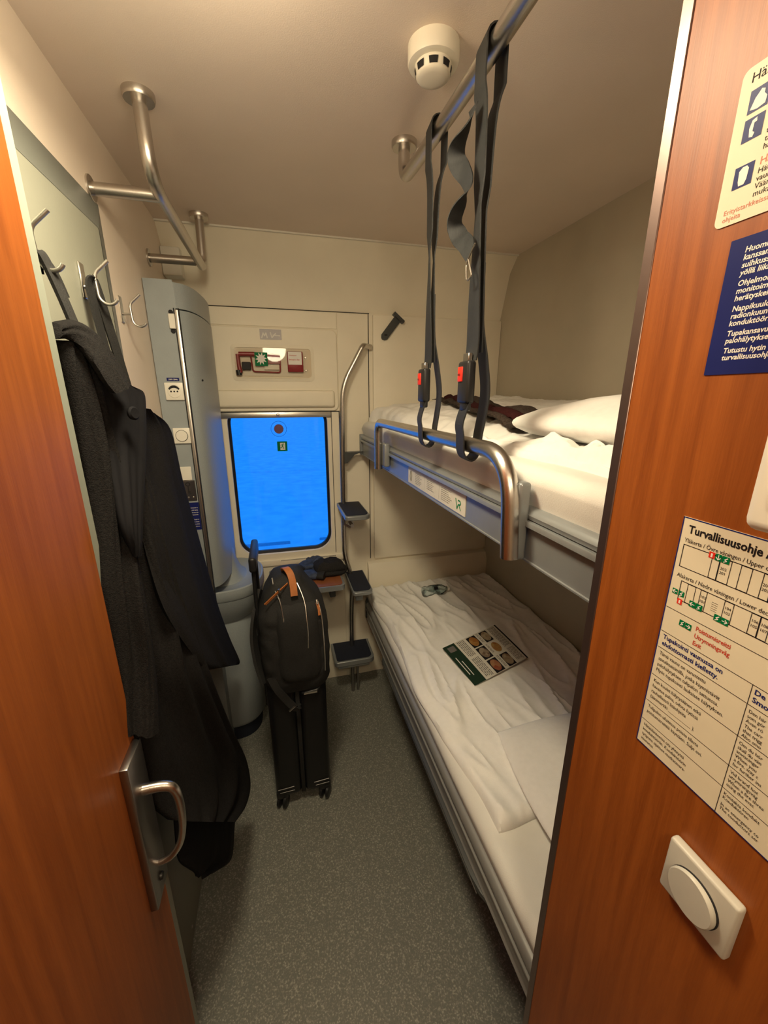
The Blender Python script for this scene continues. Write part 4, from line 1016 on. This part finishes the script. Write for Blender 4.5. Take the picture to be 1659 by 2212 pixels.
# black straps on middle hook
t = thing('black_strap', (-.36, 1.18, 1.6), 'black fabric strap looped over the middle coat hook behind the coat', 'strap')
m = MB(); m.ribbon(spline([(-.350, 1.115, 1.60), (-.356, 1.108, 1.80), (-.366, 1.104, 1.94), (-.366, 1.106, 1.975), (-.362, 1.112, 1.982)], 7), (.1, 1, 0), .030, .0022)
m.ribbon(spline([(-.362, 1.112, 1.982), (-.360, 1.122, 1.965), (-.356, 1.15, 1.88), (-.350, 1.20, 1.72), (-.346, 1.225, 1.60)], 7), (.5, .8, 0), .022, .0022)
obj('webbing', m, 'black_nylon', t)
# ---------------------------------------------------------------- coat
ct = thing('wool_coat', (-.3, .95, .75), 'long black wool coat hanging from the nearest wall hook', 'coat')
def drape(rows, name, matn, bulge=.03, thick=.05, n=22, fold=.006, seed=0, parent=ct, nr=5):
    """rows: (pxL, pyL, xL, pxR, pyR, xR): left and right contour of a hanging piece, each at its own real distance from the wall"""
    L = spline([P(a, b, 'x', c) for a, b, c, d, e, f in rows], nr); Rr = spline([P(d, e, 'x', f) for a, b, c, d, e, f in rows], nr)
    out = []
    for i, (A, B) in enumerate(zip(L, Rr)):
        d = B-A; nrm = Vector((-d.y, d.x, 0))
        if nrm.dot(Vector((1, -.4, 0))) < 0: nrm = -nrm
        nrm = (nrm.normalized()+Vector((.0, 0, 0))).normalized(); loop = []
        for k in range(n+1):
            u = k/n; f = math.sqrt(max(0, 1-(2*u-1)**2))
            fo = fold*noise.noise(Vector((u*5+i*.03, i*.035, seed)))*2+fold*.6*noise.noise(Vector((u*11, i*.07, seed+5)))
            loop.append(A+d*u+nrm*(bulge*f+fo*f))
        for k in range(1, n):
            u = 1-k/n; f = math.sqrt(max(0, 1-(2*u-1)**2)); q = A+d*u-nrm*thick*f; q.x = max(q.x, DX+.006); loop.append(q)
        out.append(loop)
    b_ = MB(); b_.loops(out); return obj(name, b_, matn, parent, angle=75)
drape([(372, 1660, -.305, 500, 1660, -.235), (375, 1740, -.300, 508, 1745, -.222), (380, 1800, -.298, 506, 1800, -.222), (386, 1850, -.296, 500, 1855, -.228), (400, 1872, -.292, 470, 1880, -.245), (420, 1884, -.286, 445, 1887, -.26)], 'lower_tail', 'black_lining', .010, .03, seed=2)
drape([(185, 850, -.345, 250, 850, -.32), (195, 950, -.345, 290, 950, -.30), (208, 1050, -.345, 325, 1050, -.285), (216, 1150, -.345, 350, 1150, -.27), (222, 1250, -.343, 385, 1260, -.255), (228, 1350, -.34, 425, 1370, -.235), (236, 1450, -.338, 460, 1470, -.215), (242, 1550, -.335, 500, 1570, -.205), (246, 1630, -.333, 532, 1640, -.19), (285, 1690, -.325, 541, 1695, -.185), (330, 1740, -.305, 530, 1740, -.19), (372, 1772, -.28, 505, 1775, -.20)], 'body', 'black_wool', .020, .05, 44, .016, 1)
drape([(128, 735, -.33, 165, 738, -.33), (140, 790, -.328, 185, 790, -.325), (152, 850, -.328, 212, 850, -.315), (172, 960, -.328, 245, 960, -.305), (188, 1060, -.328, 268, 1060, -.295), (200, 1180, -.328, 290, 1180, -.285), (208, 1300, -.328, 312, 1300, -.275), (222, 1400, -.328, 330, 1400, -.268), (236, 1500, -.326, 342, 1500, -.262), (244, 1580, -.325, 345, 1580, -.26)], 'sleeve', 'black_wool', .020, .03, 26, .012, 3)
drape([(262, 870, -.315, 322, 895, -.315), (272, 940, -.315, 362, 930, -.32), (285, 1040, -.31, 390, 1040, -.31), (300, 1130, -.295, 418, 1130, -.30), (322, 1220, -.28, 444, 1220, -.285), (352, 1310, -.26, 470, 1310, -.268), (392, 1380, -.245, 495, 1380, -.252), (435, 1436, -.228, 514, 1425, -.242), (452, 1447, -.225, 512, 1436, -.240)], 'sleeve', 'black_wool', .022, .035, 26, .006, 6)
drape([(190, 760, -.32, 262, 835, -.295), (205, 800, -.32, 290, 838, -.285), (212, 850, -.315, 312, 850, -.278), (218, 900, -.31, 316, 900, -.270), (228, 980, -.305, 316, 980, -.265), (245, 1060, -.295, 312, 1060, -.262), (262, 1140, -.285, 308, 1150, -.262), (285, 1200, -.28, 306, 1200, -.265)], 'lapel', 'black_lining', .008, .02, 20, .004, 8)
drape([(118, 697, -.325, 122, 733, -.325), (148, 690, -.318, 148, 733, -.315), (185, 702, -.31, 178, 750, -.302), (215, 730, -.298, 205, 785, -.288), (248, 778, -.285, 232, 828, -.275), (276, 828, -.272, 250, 850, -.267)], 'collar', 'black_wool', .010, .018, 12, .002, 9)
bc = P(287, 893, 'x', -.262)
m = MB(); m.lathe([(0, .007), (.010, .008), (.013, .005), (.012, 0)], bc-Vector((.002, 0, 0)), (1, -.5, .1), 20); obj('button', m, 'black_lining', ct)
m = MB(); m.ribbon(spline([(-.360, .868, 1.935), (-.358, .866, 1.958), (-.352, .866, 1.966), (-.345, .868, 1.95), (-.332, .868, 1.90), (-.318, .866, 1.84), (-.305, .865, 1.79)], 7), (.3, 1, .2), .018, .003); m.ribbon(spline([(-.352, .868, 1.966), (-.343, .884, 1.94), (-.338, .896, 1.905)], 6), (.3, 1, 0), .013, .003); obj('hanging_strap', m, 'black_nylon', ct)

# ---------------------------------------------------------------- hammer shaped hook on back wall
t = thing('wall_latch', (.59, YB-.02, 2.0), 'dark grey tilted plastic latch on the cream wall right of the window', 'latch')
a0, a1 = P(830, 728, 'y', YB-.026), P(858, 690, 'y', YB-.026); d = (a1-a0).normalized(); n_ = Vector((d.z, 0, -d.x))
m = MB(); Q = []
for s_ in (-1, 1): pass
pl_ = [a0-d*.012+n_*.010, a0-d*.016, a0-d*.012-n_*.010, a0-n_*.019, a1-n_*.019, a1+n_*.019, a0+n_*.019]
m.prism([(p.x, p.z) for p in pl_], lambda p, q, t_: (p, t_, q), YB-.030, YB-.018); obj('body', m, 'frame_low', t)
m = MB(); m.prism([((a1+n_*a+d*b).x, (a1+n_*a+d*b).z) for a, b in ((-.034, 0), (.034, 0), (.034, .016), (-.034, .016))], lambda p, q, t_: (p, t_, q), YB-.045, YB-.018); obj('crossbar', m, 'frame_low', t)
m = MB(); c_ = a0+d*.012; m.box(c_.x-.008, c_.x+.008, YB-.0315, YB-.0295, c_.z-.003, c_.z+.003); obj('slot', m, 'dark', t)

# ---------------------------------------------------------------- signs on the partition
SG = PX-.0006
def signmap(y0, z0, off): return lambda u, v: (PX-off, y0-u, z0-v*-1)
# white help sign
t = thing('help_sign', (PX, .25, 1.892), 'cream fault and emergency notice with blue pictograms high on the orange partition', 'sign')
mp1 = lambda u, v: (PX-.0012, .348-u, 1.892+v); mp2 = lambda u, v: (PX-.0014, .348-u, 1.892+v)
m = MB(); slab_yz(m, [(.348-p, 1.892+q) for p, q in rrect(0, .20, 0, .120, .006)], PX-.0010, PX); obj('panel', m, 'paper2', t)
sil = [[(.012, .0865), (.015, .094), (.017, .096), (.019, .0985), (.022, .097), (.022, .094), (.0245, .091), (.024, .086), (.018, .085)],
       [(.0165, .0775), (.020, .0785), (.0205, .0755), (.0185, .0750), (.0182, .069), (.0200, .0675), (.0190, .0645), (.0160, .0655), (.0150, .072)],
       [(.014, .041), (.0165, .0435), (.020, .0435), (.022, .041), (.0215, .033), (.020, .0295), (.0155, .0295), (.0145, .033)]]
for rc, sl in zip([(.010, .026, .084, .101), (.010, .026, .063, .080), (.010, .026, .028, .045)], sil):
    sq_ = obj('pictogram_square', rects([rc], mp1), 'navy', t); obj('pictogram', polys([sl], mp2), 'ink_white', sq_)
obj('lettering', lettering([('Häiriö', .008, .1075, .0075), ('Hälytystilassa', .030, .088, .0055), ('yhteys', .030, .080, .0055)][:1]+[('Hätäp', .030, .0675, .0045), ('turval', .030, .0618, .0045), ('tai hät', .030, .0561, .0045), ('hätäno', .030, .0504, .0045), ('Hätäjarru', .030, .0330, .0045), ('vaunujen', .030, .0273, .0045), ('Väärinkäytt', .030, .0216, .0045), ('mukaan', .030, .0159, .0045)], mp1), 'ink', t)
obj('red_lettering', lettering([('VR', .030, .0745, .006), ('HÄTÄ', .030, .0395, .006), ('Erityistarkkeissa ohjeit', .007, .0092, .0042), ('ohjeita', .007, .0036, .0042)], mp1), 'ink_pink', t)
# navy notice
t = thing('info_sign', (PX, .25, 1.76), 'navy blue sign with white Finnish text in the middle of the orange partition', 'sign')
m = MB(); m.box(PX-.001, PX, .10, .328, 1.760, 1.877); obj('panel', m, 'navy', t)
lines = ['Huomioithan', 'kanssamatkustajat', 'suihkussa käydessä', 'yöllä liikkuessasi', '', 'Ohjelmoi itse', 'monitoimipaneelin', 'herätyskellosta', '', 'Nappikuulokkeita', 'radionkuunteluun', 'konduktööriltä', '', 'Tupakansavu käynnistää', 'palohälytyksen', '', 'Tutustu hytin', 'turvallisuusohjeeseen']
L = []; v = .104
for s_ in lines:
    if s_: L.append((s_, .014, v, .0048, {'bold': .03, 'shear': .12, 'sx': 1.0})); v -= .0062
    else: v -= .0026
obj('lettering', lettering(L, lambda u, v: (PX-.0012, .328-u, 1.760+v)), 'ink_white', t)
# safety instruction board
t = thing('safety_sign', (PX, .16, 1.32), 'large cream safety instruction board with floor plans and Finnish text', 'sign')
m = MB(); m.box(PX-.001, PX, -.10, .317, 1.319, 1.616); obj('panel', m, 'paper2', t)
S0, SZ = .317, 1.616
q1 = lambda u, v: (PX-.0012, S0-u, SZ-v); q2 = lambda u, v: (PX-.0014, S0-u, SZ-v); qt = lambda u, v: (PX-.00125, S0-u, SZ+v)
ln = .0006
R1 = [(0, .417, 0, .0012), (0, .0012, 0, .297), (0, .417, .2958, .297), (.4158, .417, 0, .297)]
obj('border', rects(R1, q1), 'ink_blue', t)
hz = [.1065, .1375, .159, .197, .234, .262]
G = [(.002, .415, z_, z_+ln) for z_ in hz]+[(.098, .098+ln, .1375, .296)]
def outline(u0, u1, v0, v1, w_=.0006): return [(u0, u1, v0, v0+w_), (u0, u1, v1-w_, v1), (u0, u0+w_, v0, v1), (u1-w_, u1, v0, v1)]
G += outline(.006, .40, .0295, .0555, .0008)+outline(.012, .40, .070, .093, .0008)
for u0, u1 in ((.037, .045), (.045, .056), (.064, .074), (.083, .091), (.091, .099), (.110, .120), (.130, .138)): G += outline(u0, u1, .030, .055)
for u0, u1 in ((.020, .029), (.034, .041), (.058, .067), (.082, .090), (.090, .098), (.112, .121), (.130, .140)): G += outline(u0, u1, .0705, .0925)
for i in range(5): G.append((.047, .053, .078+i*.0022, .0783+i*.0022))
obj('plan_lines', rects(G, q1), 'ink', t)
GR = [(.0400, .0460, .0275, .0345), (.0465, .0535, .0275, .0345), (.005, .011, .082, .088), (.012, .0185, .082, .088), (.0255, .032, .087, .094), (.0325, .0395, .087, .094), (.052, .0585, .0885, .0955), (.059, .066, .0885, .0955), (.020, .0265, .1135, .1205), (.027, .0335, .1135, .1205)]
q3 = lambda u, v: (PX-.0016, S0-u, SZ-v)
for (u0, u1, v0, v1), k in zip(GR, 'dmlmlmmrmr'):
    cu, cv = (u0+u1)/2, (v0+v1)/2; gq = obj('green_mark', rects([(u0, u1, v0, v1)], q2), 'green', t); m = MB()
    if k == 'm': stroke(m, [(cu+.0015, cv-.002), (cu-.001, cv), (cu+.001, cv+.001), (cu-.0015, cv+.0025)], .0009, q3)
    else:
        dx, dy = {'l': (-1, 0), 'r': (1, 0), 'd': (0, 1)}[k]
        stroke(m, [(cu-dx*.0024, cv-dy*.0024), (cu+dx*.0022, cv+dy*.0022)], .0008, q3)
        stroke(m, [(cu+dx*.0002+dy*.002, cv+dy*.0002+dx*.002), (cu+dx*.0024, cv+dy*.0024), (cu+dx*.0002-dy*.002, cv+dy*.0002-dx*.002)], .0008, q3)
    obj('arrow', m, 'ink_white', gq)
rr_ = [(.0335, .0393, .0275, .034), (.0125, .0180, .091, .0975)]
for a, b, c_, d in rr_:
    rq = obj('red_mark', rects([(a, b, c_, d)], q2), 'red', t); obj('extinguisher', rects([((a+b)/2-.0009, (a+b)/2+.0009, c_+.0015, d-.001)], q3), 'ink_white', rq)
T1 = [('Turvallisuusohje /', .008, -.0160, .0088, {'bold': .035, 'sx': .88})]
T2 = [('Yläkerta / Övre våningen / Upper deck', .006, -.0268, .0048, {'sx': .84}), ('Alakerta / Nedre våningen / Lower deck', .006, -.0672, .0048, {'sx': .84}),
      ('Tämä vaunu on varustettu', .006, -.1675, .0046), ('savuilmaisimilla, jotka käynnistävät', .006, -.1750, .0046), ('palohälytyksen tulipalon sattuessa.', .006, -.1825, .0046), ('Myös tupakointi laukaisee hälytyksen.', .006, -.1900, .0046),
      ('Kun kuulet hälytysäänen etkä', .006, -.2055, .0044), ('havaitse paloa, odota hytissä', .006, -.2130, .0044), ('rauhallisesti lisäohjeita', .006, -.2205, .0044), ('(äänimerkki ___________ ).', .006, -.2280, .0044),
      ('Tulipalon uhatessa poistu tilasta', .006, -.2425, .0044), ('poistumisreittiä käyttäen. Sulje ovi.', .006, -.2500, .0044),
      ('Hätätilanteessa ota yhteyttä', .006, -.2700, .0042), ('konduktööriin. Konduktöörin', .006, -.2768, .0042), ('työpiste sijaitsee matkatavara-', .006, -.2836, .0042), ('vaunussa.', .006, -.2904, .0042)]
T2 = [L_ if len(L_) > 4 else (*L_, {'sx': .80}) for L_ in T2]
T2 += [(s_, .101, z_, .0038, {'sx': .85}) for s_, z_ in (('Den här', -.1670), ('som gör', -.1725), ('Även rö', -.1780), ('The carr', -.1840), ('that trigg', -.1895), ('Also smo', -.1950), ('Om du hör', -.2045), ('skall du vän', -.2100), ('anvisningar', -.2150), ('When you', -.2205), ('a fire, stay c', -.2255), ('for further ins', -.2310), ('Vid brand hot', -.2410), ('utrymningsväg', -.2460), ('When a fire threa', -.2520), ('using the evac', -.2570), ('Kontakta kondukt', -.2690), ('Konduktören', -.2740), ('In an emergency co', -.2830), ('The conductors ser', -.2880))]
T2 += [(s_, u_, v_, .0030) for s_, u_, v_ in (('202', .0465, -.0420), ('201', .0465, -.0465), ('204', .0840, -.042), ('203', .0840, -.0465), ('206', .0920, -.042), ('205', .0920, -.0465), ('102', .0345, -.079), ('101', .0345, -.084), ('104', .059, -.079), ('103', .059, -.084), ('106', .083, -.079), ('105', .083, -.084), ('108', .091, -.079), ('107', .091, -.084), ('110', .113, -.079), ('109', .113, -.084))]
obj('title', lettering(T1, qt), 'ink', t)
obj('lettering', lettering(T2, qt), 'ink', t)
obj('red_lettering', lettering([('Poistumisreitti', .038, -.1165, .0052, {'bold': .02, 'sx': .84}), ('Utrymningsväg', .038, -.1250, .0052, {'bold': .02, 'sx': .84}), ('Exit', .038, -.1335, .0052, {'bold': .02, 'sx': .84})], qt), 'ink_red', t)
obj('blue_lettering', lettering([('Tupakointi vaunussa on', .006, -.1460, .0055, {'bold': .03, 'sx': .92}), ('ehdottomasti kielletty.', .006, -.1545, .0055, {'bold': .03, 'sx': .92}), ('De', .101, -.1460, .0055, {'bold': .03}), ('Smo', .101, -.1545, .0055, {'bold': .03})], qt), 'ink_blue', t)

# intercom
t = thing('intercom_panel', (PX, .18, 1.60), 'cream wall intercom above the safety board, cut by the right picture edge', 'intercom')
m = MB(); m.box(PX-.030, PX, .04, .246, 1.628, 1.86, .010, 4); obj('casing', m, 'detector', t)
m = MB(); m.box(PX-.0312, PX-.028, .06, .228, 1.645, 1.845, .001, 1)
m.b.clear(); slab_yz(m, rrect(.062, .228, 1.646, 1.842, .010), PX-.0314, PX-.029); fp = obj('front_panel', m, 'off_white', t)
m = MB(); slab_yz(m, rrect(.10, .206, 1.665, 1.70, .006), PX-.0330, PX-.031); obj('key', m, 'detector', fp)
m = MB(); m.tube([(PX-.0318, .153+p, 1.6825+q) for p, q in rrect(-.054, .054, -.0185, .0185, .007)], .0006, 5, closed=True); obj('key_gap', m, 'dark', fp)

# light switch
t = thing('light_switch', (PX, .21, 1.176), 'square pale light switch with a round rocker low on the orange partition', 'switch')
m = MB(); m.box(PX-.012, PX, .171, .2455, 1.176, 1.252, .0035, 3); obj('faceplate', m, 'off_white', t)
m = MB(); m.lathe([(.027, .0), (.0268, .002), (0, .0025)], (PX-.0115, .2095, 1.211), (-1, 0, 0), 40); obj('gap', m, 'dark', t)
m = MB(); m.lathe([(.0262, .0), (.0262, .004), (.0248, .0058), (0, .0064)], (PX-.0122, .2100, 1.2105), (-1, .06, 0), 40); obj('rocker', m, 'off_white', t)

for o in bpy.data.objects:
    if '_w' in o: del o['_w']
